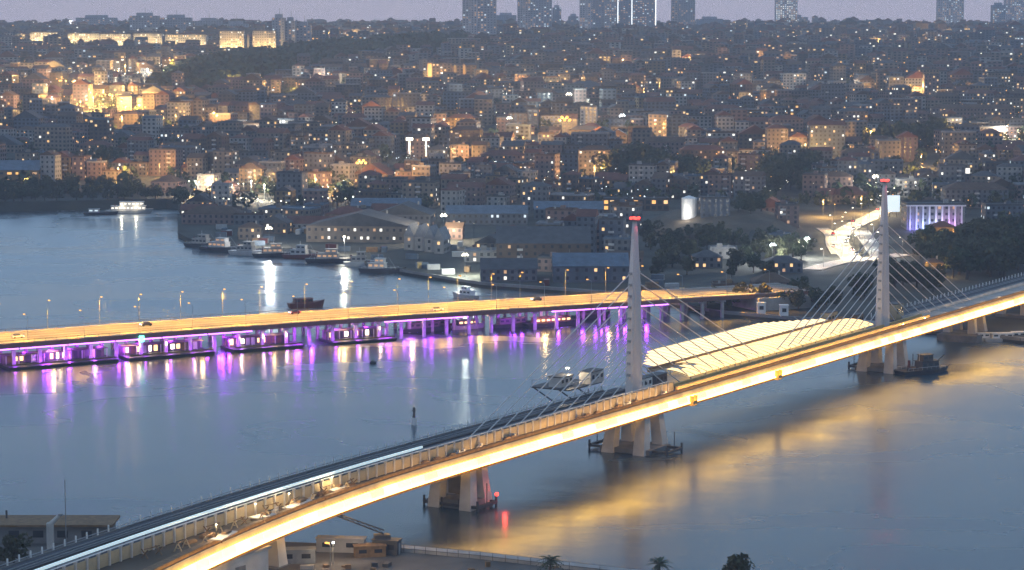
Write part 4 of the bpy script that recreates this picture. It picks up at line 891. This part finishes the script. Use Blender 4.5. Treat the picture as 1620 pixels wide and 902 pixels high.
# ================================================================== TREES
mat('leaves', (.045, .06, .032), .8, .45, .5, spec=.2); mat('leaves_b', (.06, .065, .035), .8, .45, .5, spec=.2)
def crown_mesh(name, n, rx, rz_, zc, leaf, mat_, seed):
    r = np.random.default_rng(seed); m_ = MB(); lob = [(r.normal(0, .42, 3) * (rx, rx, rz_ * .8), r.uniform(.4, .65)) for _ in range(9)]
    for _ in range(n):
        c, k = lob[r.integers(len(lob))]; d = r.normal(size=3); d /= np.linalg.norm(d); p = c + d * k * np.array([rx, rx, rz_]) * r.uniform(.55, 1.) ** .5; p[2] = max(p[2], -rz_ * .8)
        a = r.normal(size=3); a /= np.linalg.norm(a); q = np.cross(a, d + r.normal(size=3) * .6); q /= np.linalg.norm(q) + 1e-9; s = leaf * r.uniform(.6, 1.4)
        cc = p + (0, 0, zc); m_.poly([cc - a * s, cc + q * s * .6, cc + a * s, cc - q * s * .6])
    return m_.mesh(name, mat_)
crowns = [crown_mesh('crown', 760, 3.7, 3.7, 5.4, .62, 'leaves' if k % 2 else 'leaves_b', 20 + k) for k in range(5)]
tr = MB().tube((0, 0, -1), (.1, 0, 3.4), .42, .26, 7).tube((.1, 0, 3.2), (1.5, .5, 6.0), .2, .07, 5).tube((.1, 0, 3.2), (-1.4, .2, 6.2), .2, .07, 5).tube((.1, 0, 3.3), (.2, -1.2, 6.6), .18, .06, 5).tube((.1, 0, 3.2), (.1, .8, 7.4), .18, .06, 5)
trunk_me = tr.mesh('trunk', 'bark')
def tree(label, P, s, group, k=None, name='tree'):
    t = thing(name, label, 'tree', P, random.uniform(0, 6.28), group); t.scale = (s * random.uniform(.9, 1.15), s * random.uniform(.9, 1.15), s)
    place('trunk', trunk_me, t, (0, 0, 0)); place('crown', crowns[random.randrange(5) if k is None else k], t, (0, 0, 0)); return t
def grove(label, group, poly_px, n, s0, s1):
    """trees spread over a photo area of the ground"""
    xs_ = [p[0] for p in poly_px]; ys_ = [p[1] for p in poly_px]; done = 0; guard = 0
    while done < n and guard < n * 30:
        guard += 1; px, py = random.uniform(min(xs_), max(xs_)), random.uniform(min(ys_), max(ys_)); ins = False; j = len(poly_px) - 1
        for i in range(len(poly_px)):
            (xi, yi), (xj, yj) = poly_px[i], poly_px[j]
            if (yi > py) != (yj > py) and px < (xj - xi) * (py - yi) / (yj - yi) + xi: ins = not ins
            j = i
        if not ins: continue
        P = hit(px, py)
        if any(abs(P[0] - a) < c + 2 and abs(P[1] - b_) < d + 2 for a, b_, c, d in TAKEN): continue
        tree(label, P - (0, 0, .3), random.uniform(s0, s1), group); TAKEN.append((P[0], P[1], 3.0, 3.0)); done += 1
grove('leafy tree in the dark wooded strip along the left shore', 'trees along the left shore', [(-20, 296), (120, 290), (200, 300), (292, 318), (300, 331), (-20, 331)], 60, .7, 1.15)
grove('dark tree of the clump behind the blue roofed hangar', 'trees behind the hangar', [(62, 262), (190, 255), (190, 282), (62, 290)], 22, 1.0, 1.6)
grove('tall dark tree of the park clump above the near pylon', 'park trees above the near pylon', [(960, 274), (1050, 270), (1060, 298), (960, 296)], 20, 1.6, 2.4)
grove('dark tree of the small clump right of the park', 'trees right of the park', [(1055, 276), (1120, 274), (1120, 300), (1055, 300)], 12, 1.4, 2.0)
grove('dark tree of the clump left of the far pylon top', 'trees left of the far pylon', [(1200, 276), (1285, 274), (1290, 312), (1195, 312)], 22, 1.5, 2.2)
grove('dark tree on the knoll right of the far pylon top', 'trees on the right knoll', [(1385, 226), (1490, 222), (1490, 246), (1385, 248)], 24, 1.5, 2.3)
grove('dense dark tree in the wood at the right edge', 'trees at the right edge', [(1538, 392), (1640, 372), (1640, 438), (1500, 446)], 46, 1.3, 2.0)
grove('tree lit yellow beside the villa right of the far pylon', 'trees by the yellow villa', [(1452, 386), (1540, 392), (1530, 430), (1450, 424)], 16, .9, 1.4)
grove('small tree at the foot of the bare earth slope', 'trees below the earth slope', [(1020, 372), (1290, 392), (1290, 440), (1020, 440)], 46, .6, 1.2)
grove('small tree on the green patch right of the white silo', 'trees on the green patch', [(1160, 322), (1225, 318), (1225, 344), (1160, 346)], 10, .8, 1.2)
grove('tree above the boat yard among the lit houses', 'trees above the boat yard', [(300, 312), (560, 306), (560, 326), (300, 334)], 18, .8, 1.3)
grove('tree on the shore between the two pylons', 'trees on the bank between the pylons', [(1100, 482), (1330, 462), (1400, 470), (1300, 492), (1100, 496)], 20, .7, 1.2)
grove('tree beneath the cables right of the far pylon', 'trees behind the far pylon cables', [(1390, 440), (1500, 446), (1480, 462), (1390, 470)], 10, .8, 1.3)

# ---- wooded ridge on the left hill, one dark mass
def woods(name, label, poly_px, n, s0, s1, seed, per=46):
    r = np.random.default_rng(seed); m_ = MB(); xs_ = [p[0] for p in poly_px]; ys_ = [p[1] for p in poly_px]; k = 0
    while k < n:
        px, py = r.uniform(min(xs_), max(xs_)), r.uniform(min(ys_), max(ys_)); ins = False; j = len(poly_px) - 1
        for i in range(len(poly_px)):
            (xi, yi), (xj, yj) = poly_px[i], poly_px[j]
            if (yi > py) != (yj > py) and px < (xj - xi) * (py - yi) / (yj - yi) + xi: ins = not ins
            j = i
        if not ins: continue
        k += 1; P = hit(px, py); s = r.uniform(s0, s1)
        for _ in range(per):
            d = r.normal(size=3); d /= np.linalg.norm(d); c = P + d * np.array([s, s, s * .8]) * r.uniform(.7, 1.05) + (0, 0, s * .9)
            a = r.normal(size=3); a /= np.linalg.norm(a); q = np.cross(a, d); q /= np.linalg.norm(q) + 1e-9; e = s * .3 * r.uniform(.6, 1.3)
            m_.poly([c - a * e, c + q * e, c + a * e, c - q * e])
    tag(m_.build(name, 'leaves'), label, 'wood', kind='stuff')
WOOD = [(236, 152), (300, 118), (380, 98), (470, 88), (560, 78), (640, 72), (735, 66), (735, 78), (640, 92), (540, 108), (440, 128), (330, 150)]
woods('wooded_ridge', 'dark wooded ridge running across the left hillside', WOOD, 950, 7, 12, 5)
def inside(px, py, poly_px):
    ins = False; j = len(poly_px) - 1
    for i in range(len(poly_px)):
        (xi, yi), (xj, yj) = poly_px[i], poly_px[j]
        if (yi > py) != (yj > py) and px < (xj - xi) * (py - yi) / (yj - yi) + xi: ins = not ins
        j = i
    return ins

# ================================================================== ORDINARY HOUSES
ZONES = [(-200, 150, 'behind the left shore trees'), (150, 300, 'above the lit ferry'), (300, 440, 'behind the boat yard'), (440, 560, 'left of the orange star'), (560, 700, 'around the lit masts'), (700, 840, 'above the blue warehouse'), (840, 960, 'above the glowing depot'), (960, 1080, 'above the near pylon'), (1080, 1230, 'above the earth slope'), (1230, 1370, 'left of the far pylon'), (1370, 1500, 'right of the far pylon'), (1500, 1900, 'at the right edge')]
def zone(px):
    for a, c, n_ in ZONES:
        if a <= px < c: return n_
    return ZONES[-1][2]
glows = [(855, 146, 50000, 0), (730, 210, 22000, 0), (715, 254, 12000, 0), (1438, 152, 40000, 0), (1516, 224, 22000, 0), (1560, 226, 20000, 0), (1375, 226, 22000, 0), (1272, 246, 12000, 0), (1290, 246, 10000, 0), (1205, 262, 14000, 0), (1456, 278, 12000, 0), (1300, 338, 9000, 0), (1360, 332, 9000, 0), (1140, 292, 9000, 0), (335, 306, 16000, 0), (312, 306, 9000, 1), (420, 312, 12000, 1), (400, 306, 9000, 1), (500, 300, 12000, 0), (345, 200, 18000, 0), (195, 202, 20000, 0), (200, 186, 20000, 0), (280, 200, 12000, 0), (418, 212, 12000, 1), (340, 196, 12000, 0), (190, 284, 14000, 0), (255, 278, 8000, 0), (660, 126, 26000, 0), (700, 130, 12000, 0), (1210, 104, 24000, 0), (65, 120, 40000, 0), (100, 138, 22000, 0), (120, 144, 22000, 0), (135, 142, 20000, 1), (110, 180, 22000, 0), (40, 172, 16000, 0), (85, 172, 12000, 1), (150, 172, 30000, 0), (165, 160, 40000, 0), (180, 168, 50000, 0), (195, 176, 40000, 0), (210, 166, 34000, 0), (222, 182, 26000, 0), (160, 182, 26000, 0), (130, 178, 20000, 0), (200, 118, 26000, 0), (235, 124, 26000, 1), (270, 106, 16000, 0), (295, 122, 16000, 0), (250, 132, 18000, 1), (190, 124, 16000, 1), (1050, 218, 12000, 0), (1495, 60, 60000, 0), (1390, 78, 50000, 0), (640, 170, 8000, 0), (610, 190, 12000, 0), (770, 162, 12000, 1), (790, 140, 12000, 0), (1000, 150, 16000, 0), (1165, 150, 9000, 1), (545, 306, 9000, 1), (940, 282, 9000, 0), (950, 284, 9000, 0), (1195, 172, 9000, 0), (1330, 142, 8000, 1), (1590, 218, 18000, 1), (1455, 262, 10000, 0), (470, 148, 10000, 0), (520, 132, 14000, 1), (435, 156, 12000, 0), (370, 138, 10000, 0), (580, 62, 40000, 0), (525, 60, 30000, 0), (985, 108, 10000, 0), (1090, 104, 12000, 0)]
for (px, py, pw, wt) in glows:
    P = hit(px, py + 4); TAKEN.append((P[0], P[1] - 18, 10 * max(1, P[1] / 2400), 20 * max(1, P[1] / 2200)))
for (px, py) in ((893, 232), (572, 296), (806, 218), (900, 172), (984, 212), (1384, 304)):
    P = hit(px, py); TAKEN.append((P[0], P[1] - 22, 16, 30))
cells = []
y = 950.0
while y < 5600:
    stepy = 26 if y < 1700 else 31 if y < 3200 else 38
    xw = .2156 * y * 1.03 + 45
    row = -xw
    while row < xw:
        stepx = random.uniform(9.5, 18) if random.random() < .8 else random.uniform(18, 30)
        cells.append((row + stepx / 2, y + random.uniform(-5, 5), stepx)); row += stepx + (random.uniform(4, 16) if random.random() < .24 else .05)
    y += stepy
wall_names = list(WALLS); wprob = [.2, .22, .18, .12, .12, .1, .06]
roof_names = list(ROOFS)
houses = []
TK = np.array(TAKEN)
for (x, y, sx) in cells:
    sdist = y - shore(x)
    if sdist < 34: continue
    z = terr(x, y); px, py = PX(x, y, z)
    if y < 1480 and px < 300: continue
    if px > 1010 and y < 1500 and (py > 436 or random.random() > .3 or px > 1530): continue
    if 1255 < px < 1465 and 322 < py < 445: continue
    low = sdist < 120 or (px > 1010 and y < 1500) or (y < 1440 and 300 < px < 840)
    if low and random.random() > .55: continue
    if inside(px, py, WOOD): continue
    if ((np.abs(TK[:, 0] - x) < TK[:, 2] + sx * .5) & (np.abs(TK[:, 1] - y) < TK[:, 3] + 6)).any(): continue
    dens = .86 + .25 * math.sin(x * .011 + 2) * math.sin(y * .008)
    if random.random() > dens: continue
    st = random.choices([2, 3, 4, 5, 6, 7], [.14, .26, .27, .2, .09, .04])[0]
    if low: st = random.choice([1, 2, 2])
    wide = low and random.random() < .5
    if y > 4000: st += random.choice([0, 0, 0, 1])
    hh = st * random.uniform(2.9, 3.3); rot = .35 * math.sin(x * .004 + y * .003) + random.uniform(-.12, .12)
    rk = 'flat' if random.random() < .5 else random.choice(['hip', 'gable', 'gable_front'])
    rn = random.choice(['dark grey', 'pale', 'dark grey', 'brown tiled', 'blue grey sheet']) if rk == 'flat' else random.choice(['red tiled', 'brown tiled', 'red tiled', 'dark grey'])
    houses.append(dict(x=x, y=y, z=z, px=px, py=py, w=sx * random.uniform(.9, 1.0) * (1.5 if wide else 1), d=random.uniform(9, 14) * (1.4 if wide else 1), h=hh, st=st, rot=rot, rk=rk, rn=rn, wn=random.choices(wall_names, wprob)[0], lit=max(0, random.gauss(.09, .08))))
vis = sorted([h for h in houses if -5 < h['px'] < 1625], key=lambda h: h['y'])
near = vis[:270]; nid = set(id(h) for h in near)
# labels that single each house out
NUMW = {1: 'one', 2: 'two', 3: 'three', 4: 'four', 5: 'five', 6: 'six', 7: 'seven'}
KW = {'flat': 'flat', 'hip': 'hipped', 'gable': 'gabled', 'gable_front': 'front gabled'}
grp = {}
for h in near: grp.setdefault((zone(h['px']), h['wn'], h['st'], KW[h['rk']]), []).append(h)
for (zn, wn, st, kk), hs in grp.items():
    for i, h in enumerate(hs):
        sub = '' if len(hs) == 1 else ', ' + (('nearer one', 'farther one')[i] if len(hs) == 2 else ORD[i])
        h['label'] = '%s %s storey %s roofed house %s%s' % (wn, NUMW[st], kk, zn, sub)
for h in near:
    building('house', h['label'], 'house', (h['x'], h['y'], h['z']), h['rot'], h['w'], h['d'], h['h'], 'wall_' + h['wn'], 'roof_' + h['rn'], h['rk'], h['st'], h['lit'], group='houses of the lower hillside', gap=3.1)
# all the others as one mass
mm_ = bpy.data.materials.new('city'); mm_.use_nodes = True; MAT['city'] = mm_
n = mm_.node_tree.nodes; at_ = n.new('ShaderNodeAttribute'); at_.attribute_name = 'tone'; bb = n['Principled BSDF']; bb.inputs['Roughness'].default_value = .85
tcn = n.new('ShaderNodeTexCoord'); nz = n.new('ShaderNodeTexNoise'); nz.inputs['Scale'].default_value = .25; nz.inputs['Detail'].default_value = 4
mr = n.new('ShaderNodeMapRange'); mr.inputs[1].default_value = .3; mr.inputs[2].default_value = .7; mr.inputs[3].default_value = .75; mr.inputs[4].default_value = 1.2
mxx = n.new('ShaderNodeMix'); mxx.data_type = 'RGBA'; mxx.blend_type = 'MULTIPLY'; mxx.inputs[0].default_value = 1
L_ = mm_.node_tree.links; L_.new(tcn.outputs['Object'], nz.inputs['Vector']); L_.new(nz.outputs[0], mr.inputs[0]); L_.new(at_.outputs['Color'], mxx.inputs[6]); L_.new(mr.outputs[0], mxx.inputs[7]); L_.new(mxx.outputs[2], bb.inputs['Base Color'])
cityb = MB(); tones = []; CM = ['city', 'glass_dark', 'lit_warm', 'lit_white', 'lit_dim', 'lit_cool', 'lit_amber']
def add_city(src, h, mi, tone):
    ca, sa = math.cos(h['rot']), math.sin(h['rot']); o = len(cityb.v)
    cityb.v.extend([(h['x'] + a * ca - b_ * sa, h['y'] + a * sa + b_ * ca, h['z'] + c) for a, b_, c in src.v])
    cityb.f.extend([tuple(o + i for i in f) for f in src.f]); cityb.m.extend([mi] * len(src.f)); tones.extend([tone] * len(src.f))
for h in houses:
    if id(h) in nid: continue
    w_, d_, hh, st = h['w'], h['d'], h['h'], h['st']
    v = random.uniform(.8, 1.2); tw = tuple(c * v for c in WALLS[h['wn']]); trf = tuple(c * v for c in ROOFS[h['rn']])
    add_city(MB().box((0, 0, hh / 2 - 2), (w_, d_, hh + 4)), h, 0, tw)
    add_city(roof_mb(h['rk'], w_, d_, hh) if h['y'] < 3200 or h['rk'] != 'flat' else MB().box((random.uniform(-.2, .2) * w_, 0, hh + 1.1), (3, 3, 2.2)), h, 0, trf)
    dk = MB(); lts = {}
    gap = 3.3 if h['y'] < 2600 else 4.5
    for face, ln in ((0, w_), (1 if h['x'] < 0 else 2, d_)):
        nc = max(1, int(ln / gap))
        for r in range(st):
            for c in range(nc):
                q = wquad(face, w_, d_, -ln / 2 + (c + .5) * ln / nc, (r + .55) * hh / st, ln / nc * .5, 1.6, .06)
                if random.random() < h['lit'] * .8: lts.setdefault(random.choices([2, 3, 4, 5, 6], [.3, .2, .3, .1, .1])[0], MB()).poly(q)
                elif h['y'] < 3600: dk.poly(q)
    add_city(dk, h, 1, (0, 0, 0))
    for mi, m_ in lts.items(): add_city(m_, h, mi, (0, 0, 0))
co = cityb.build('distant_houses', CM, kind='stuff'); tag(co, 'dense mass of distant houses covering the hills', 'houses', kind='stuff')
at2 = co.data.attributes.new('tone', 'FLOAT_COLOR', 'FACE'); at2.data.foreach_set('color', np.array([(*t, 1) for t in tones], np.float32).ravel())
# small dark trees between the houses
ct = MB(); r_ = np.random.default_rng(3)
for _ in range(2200):
    yy = 1450 + 3300 * r_.random() ** 1.3; xx = r_.uniform(-.23, .23) * yy; zz = terr(xx, yy); s = r_.uniform(2.5, 5.5)
    if yy < shore(xx) + 80: continue
    for _k in range(34):
        d = r_.normal(size=3); d /= np.linalg.norm(d); c = np.array([xx, yy, zz + s * 1.1]) + d * s * np.array([1, 1, 1.1]) * r_.uniform(.6, 1.05)
        a = r_.normal(size=3); a /= np.linalg.norm(a); q = np.cross(a, d); q /= np.linalg.norm(q) + 1e-9; e = s * .34
        ct.poly([c - a * e, c + q * e, c + a * e, c - q * e])
tag(ct.build('distant_trees', 'leaves'), 'small dark trees scattered between the distant houses', 'trees', kind='stuff')

# ================================================================== CITY LIGHTS
def star(label, px, py, h, head, power, col, hr=1.6):
    """a lamp mast whose head stands at the photo pixel"""
    yb = py + 20
    for _ in range(6): P = hit(px, yb); yb = py + h / mpp(P[1])
    street_lamp(label, P, math.pi, h, head, power, col, None, name='floodlight_mast', hr=hr, down=False, arm=.6); return P
star('bright warm white lamp behind the gabled shipyard shed', 702, 342, 14, 'lamp_white', 78000, (1, .85, .6), 1.5)
star('brilliant white lamp on the shipyard quay', 736, 405, 10, 'lamp_white', 48000, (.95, 1, .85), 1.3)
star('brilliant white lamp in the boat yard', 426, 369, 10, 'lamp_white', 30000, (1, .96, .88), 1.5)
star('white lamp at the right end of the gabled shed quay', 545, 376, 9, 'lamp_white', 9000, (1, .9, .7), .8)
star('left of the two white lamps beside the winding road', 1222, 388, 10, 'lamp_cool', 45000, (1, 1, .95), 1.3)
star('right of the two white lamps beside the winding road', 1276, 379, 10, 'lamp_cool', 45000, (1, 1, .95), 1.2)
star('large orange star lamp in the middle of the hillside', 893, 190, 24, 'lamp_orange', 420000, (1, .52, .13), 4.2)
star('orange star lamp above the long beige building', 572, 258, 20, 'lamp_orange', 220000, (1, .52, .14), 3.0)
star('white star lamp left of the large orange one', 806, 188, 20, 'lamp_white', 60000, (1, .95, .85), 1.8)
star('cluster lamp glaring white beside the far pylon top', 1384, 280, 14, 'lamp_white', 48000, (1, .95, .8), 1.6)
star('white yard lamp above the large orange star lamp', 900, 150, 20, 'lamp_white', 102000, (.9, 1, .9), 2.2)
star('white yard lamp right of the large orange star lamp', 984, 184, 20, 'lamp_cool', 60000, (.9, .97, 1), 2.0)
for (px, py, pw, wt) in glows:
    P = hit(px, py + 4); sc_ = max(1., P[1] / 1700.)
    lb = '%s street lamp glowing among the houses %s' % ('white' if wt else 'orange', zone(px)) + (' high on the hill' if py < 160 else ' on the middle slope' if py < 240 else ' low on the slope')
    street_lamp(lb, (P[0], P[1] - 6, P[2]), math.pi, 10 * min(sc_, 1.3), 'lamp_white' if wt else 'lamp_orange', pw * 5.0, (1, .9, .72) if wt else (1, .56, .16), 'street lamps among the houses', hr=.55 * sc_, down=False, arm=1.2)
# the many lesser lamps: globes on short poles, one mass
lp = {0: MB(), 1: MB(), 2: MB()}; dots = MB(); DM = ['lamp_orange', 'lamp_white', 'lamp_cool', 'steel_dark']
clus = []
for _ in range(90):
    yy = 1400 + 3300 * r_.random() ** 1.1; clus.append((r_.uniform(-.222, .222) * yy, yy, r_.uniform(25, 80), int(r_.choice(3, p=[.55, .33, .12]))))
for _ in range(3200):
    yy = 1300 + 3900 * r_.random() ** .9; xx = r_.uniform(-.222, .222) * yy; cm = None
    if _ % 10 < 7: c_ = clus[int(r_.integers(len(clus)))]; xx, yy, cm = c_[0] + r_.normal(0, c_[2]), c_[1] + r_.normal(0, c_[2]), c_[3]
    if yy < shore(xx) + 20: continue
    zz = terr(xx, yy); px, py = PX(xx, yy, zz)
    if inside(px, py, WOOD) and r_.random() < .93: continue
    if yy < 1500 and px > 1030 and r_.random() < .7: continue
    if px < 290 and 245 < py < 335: continue
    hh = r_.uniform(5, 13); rr_ = r_.uniform(.14, .36) * (yy / 1800.) ** .8 * (1.6 if r_.random() < .08 else 1)
    mi = cm if cm is not None and r_.random() < .8 else int(r_.choice(3, p=[.6, .3, .1])); rr_ *= 1.45 if mi == 0 else .9; dots.ball((xx, yy, zz + hh), rr_, mi, 6, 4); dots.box((xx, yy, zz + hh / 2 - .3), (.18, .18, hh), 0, 3)
for pts, n_, mi, rr0 in (([(72, 128), (100, 138), (142, 147)], 14, 0, .55), ([(110, 182), (160, 178), (232, 184)], 26, 0, .6), ([(150, 164), (190, 160), (228, 170)], 20, 0, .6), ([(180, 122), (240, 126), (300, 110)], 20, 1, .5), ([(1310, 78), (1400, 76), (1480, 72)], 26, 0, .7), ([(1510, 82), (1600, 90)], 18, 1, .6), ([(700, 194), (860, 190)], 14, 1, .35), ([(300, 306), (420, 312), (540, 318)], 26, 1, .3), ([(340, 334), (450, 338), (560, 330)], 18, 1, .3), ([(0, 92), (60, 90), (110, 92)], 12, 0, .5), ([(1460, 232), (1560, 228), (1620, 224)], 14, 0, .45), ([(500, 56), (620, 56), (730, 50)], 30, 1, .8), ([(340, 140), (420, 134)], 12, 0, .5), ([(1180, 258), (1300, 250)], 10, 0, .4)):
    L0 = np.linspace(0, len(pts) - 1, n_)
    for q in L0:
        px = np.interp(q, range(len(pts)), [p[0] for p in pts]) + r_.normal(0, 1.5); py = np.interp(q, range(len(pts)), [p[1] for p in pts]) + r_.normal(0, 2.0)
        P = hit(px, py + 4); dots.ball((P[0], P[1], P[2] + 9), rr0 * r_.uniform(.6, 1.5), mi, 6, 4); dots.box((P[0], P[1], P[2] + 4.2), (.18, .18, 8.4), 0, 3)
tag(dots.build('distant_lamps', DM), 'countless small street and window lamps dotting the distant hills', 'lamps', kind='stuff')

# containers, crates and laid up boats on the far quays
for c_ in ('hull_red', 'hull_white', 'roof_blue grey sheet', 'timber', 'steel_grey', 'ochre_paint'):
    pass
CONT = [('hull_red', 'red brown'), ('hull_white', 'white'), ('roof_blue grey sheet', 'blue grey'), ('timber', 'brown'), ('ochre_paint', 'yellow')]
cproto = {}
for m_, nm in CONT:
    body = MB().box((0, 0, 1.3), (6, 2.4, 2.6))
    for q in range(9): body.box((-2.7 + q * .675, -1.23, 1.3), (.3, .06, 2.3))
    cproto[m_] = (body.mesh('body', m_), MB().box((3.03, 0, 1.3), (.06, 2.2, 2.3)).mesh('door', 'steel_grey'))
k = 0; guard = 0
while k < 64 and guard < 3000:
    guard += 1
    x = random.uniform(-168, 190); y_ = shore(x) + random.uniform(6, 150); z = terr(x, y_); px, py = PX(x, y_, z)
    if 1090 < px < 1700 and py > 440 or ((np.abs(TK[:, 0] - x) < TK[:, 2] + 4) & (np.abs(TK[:, 1] - y_) < TK[:, 3] + 3)).any(): continue
    m_, nm = random.choice(CONT); t = thing('shipping_container', nm + ' container on the far quay ' + zone(px).replace('above', 'below').replace('behind', 'near'), 'container', (x, y_, z), random.choice([0, .2, 1.5, -.3]), 'containers on the far quays')
    place('body', cproto[m_][0], t, (0, 0, 0)); place('door', cproto[m_][1], t, (0, 0, 0)); k += 1
# ================================================================== NEAR BANK
t = thing('shed', 'long low shed with flat brown roof at the left edge behind the bridge', 'shed', G(60, 856, 2))
MB().box((-10, 2, 2.0), (54, 9, 4.2)).build('wall', 'concrete_dark', t); MB().box((-10, 2, 4.3), (56, 11, .5)).build('roof', 'timber', t)
for q in range(9): MB().box((-33 + q * 5.6, -2.56, 2.2), (2.4, .1, 1.6)).build('window', 'glass_dark', t)
for q, x in enumerate((-32, -8)): MB().tube((x, 4, 4.5), (x, 4, 6.4), .25).build('vent_pipe', 'steel_dark', t)
P = G(80, 868, 2); t = thing('floodlight_mast', 'white angled lamp arm with thin pole beside the left end of the bridge', 'lamp', P)
MB().box((0, 0, 3.0), (1.5, 1.2, 6.0)).build('base', 'concrete_pale', t); MB().tube((0, 0, 5.6), (2.2, 0, 7.8), .6, .4, 8).build('arm', 'concrete_pale', t); MB().box((2.4, 0, 7.9), (1.0, .8, .5)).build('lamp_box', 'steel_grey', t); MB().tube((3.6, 0, 0), (3.6, 0, 16), .12).build('pole', 'steel_grey', t)
for (px, py, s, lb) in ((22, 896, .75, 'small pale green tree at the lower left corner'), (-12, 899, .75, 'green bush cut by the lower left corner'), (1166, 930, .8, 'thin brown bare tree at the bottom edge')):
    tree(lb, G(px, py, 2), s, 'trees on the near bank')
def palm(label, P, h, seed):
    r = np.random.default_rng(seed); t = thing('palm_tree', label, 'palm', P, 0, 'palms on the near bank')
    tk = MB()
    for k in range(5): tk.tube((.1 * k, 0, h * k / 5 - .2), (.1 * k + .1, 0, h * (k + 1) / 5), .34 - .03 * k, .31 - .03 * k, 8)
    tk.build('trunk', 'bark', t)
    for k in range(30):
        a = 2 * math.pi * k / 30 + r.uniform(-.1, .1); up = r.uniform(-.3, 1.2); L = r.uniform(2.6, 3.6); fr = MB(); pr_ = None
        for q in range(8):
            u_ = q / 7; p = np.array([.5 + math.cos(a) * L * u_ * math.cos(up * .7), math.sin(a) * L * u_ * math.cos(up * .7), h + L * u_ * math.sin(up) - 1.7 * u_ * u_])
            if pr_ is not None:
                sd_ = np.array([-math.sin(a), math.cos(a), 0]) * (.62 * (1 - abs(2 * u_ - .9)) + .12)
                fr.poly([pr_, pr_ + (p - pr_) * .6 + sd_ - (0, 0, .18), p]); fr.poly([pr_, p, pr_ + (p - pr_) * .6 - sd_ - (0, 0, .18)])
            pr_ = p
        fr.build('frond', 'leaves', t)
palm('dark palm at the bottom edge, left one', G(868, 921, 2), 4.8, 1); palm('dark palm at the bottom edge, right one', G(1040, 929, 2), 5.0, 2)
ab = thing('abutment', 'pale concrete abutment with openings under the left end of the bridge', 'abutment', BW(-205, 3, 2), BA - .06)
MB().box((0, 0, 4), (30, 12, 8)).build('wall', 'concrete_pale', ab); MB().box((0, 0, 8.2), (31, 13, .5)).build('cap', 'concrete', ab)
for q in (-9, -1, 6): MB().box((q, -6.03, 3.6), (3.2, .14, 4.2)).build('opening', 'concrete_dark', ab)
for k, (px, py, sz, rz, m_, lb) in enumerate(((540, 872, (11, 3, 3.0), -.1, 'concrete', 'long grey container on the near quay'), (585, 880, (7, 2.6, 2.4), .2, 'timber', 'low brown container on the near quay'), (470, 890, (8, 3, 3), .1, 'steel_grey', 'grey container under the bridge on the near quay'), (612, 876, (6, 3, 3.2), -.3, 'steel_dark', 'dark container by the crane on the near quay'))):
    cabin(lb, G(px, py, 2), rz, sz, m_, m_, name='container', win=2)
P = G(608, 874, 2); t = thing('mobile_crane', 'dark mobile crane with its jib lowered towards the bridge', 'crane', P, .2)
MB().box((0, 0, 1.2), (7, 2.8, 1.6)).build('carrier', 'steel_dark', t); MB().box((-.5, 0, 3.1), (3.6, 2.5, 2.2)).build('cab', 'steel_dark', t)
wm = MB().tube((0, -.25, 0), (0, .25, 0), .6, n=12).mesh('wheel', 'tyre')
for x in (-2.6, -1, 1.2, 2.6):
    for y_ in (-1.4, 1.4): place('wheel', wm, t, (x, y_, .6))
jb = MB()
a_, b_ = np.array([0, 0, 4.2]), np.array([-12.5, 4, 9.0])
for dz in (0, .9):
    for dy in (-.4, .4): jb.tube(a_ + (0, dy, dz), b_ + (0, dy, dz * .5), .11, n=5)
for q in range(10):
    p0 = a_ + (b_ - a_) * q / 10; p1 = a_ + (b_ - a_) * (q + 1) / 10
    for dy in (-.4, .4): jb.tube(p0 + (0, dy, 0), p1 + (0, dy, .7), .06, n=4)
jb.build('jib', 'steel_dark', t)
P = G(527, 893, 2); street_lamp('small white lamp on the near quay', P, 0, 4.5, 'lamp_cool', 400, (1, .9, .75), None, down=False, arm=.5)
P = G(288, 905, 2); street_lamp('glaring white lamp under the left end of the glowing bridge edge', BW(-222, 9.2, 2), BA, 8.5, 'lamp_white', 4500, (1, .85, .6), None, hr=.7, down=False, arm=.5)
for k, (s, tt) in enumerate(((-170, 12), (-190, -2), (-214, 4))): street_lamp('warm work lamp under the bridge on the near bank, %s from the water' % ORDL[k], BW(s, tt, 2), BA, 5, 'lamp_orange', 700, (1, .7, .35), 'work lamps on the near bank', down=False, arm=.5)  # lamps added to warm the grey bank
for k in range(16):
    P = BW(random.uniform(-215, -160), random.uniform(8, 24), 2); o = MB().box((0, 0, .4), (random.uniform(1, 3), random.uniform(.8, 1.6), random.uniform(.6, 1.2)), random.random() * 3).build('rubble_heap', random.choice(['timber', 'concrete', 'steel_dark']), None, P)
    tag(o, 'low heap of site rubble on the near bank', 'rubble', 'rubble on the near bank')

for k in range(22):
    P = G(random.uniform(380, 900), 896 + random.uniform(0, 30), 2); q = thing('pallet_stack', 'weathered pallet stack on the dark near quay', 'pallets', P, random.random() * 3, 'pallet stacks on the near quay')
    for j in range(random.randint(2, 6)): MB().box((0, 0, .1 + j * .2), (1.3, 1.1, .14)).build('pallet', 'timber', q)
fe = thing('mesh_fence', 'low dark mesh fence along the near quay wall', 'fence', NB[5])
for a, c in zip(NB[4:8], NB[5:9]):
    n_ = 7
    for j in range(n_):
        p = a + (c - a) * j / n_ - NB[5]; p2 = a + (c - a) * (j + 1) / n_ - NB[5]
        MB().tube(p + (0, -3.4, 0), p + (0, -3.4, 1.9), .06).build('post', 'steel_dark', fe); MB().tube(p + (0, -3.4, 1.8), p2 + (0, -3.4, 1.8), .04).build('rail', 'steel_dark', fe); MB().tube(p + (0, -3.4, .9), p2 + (0, -3.4, .9), .04).build('rail', 'steel_dark', fe)
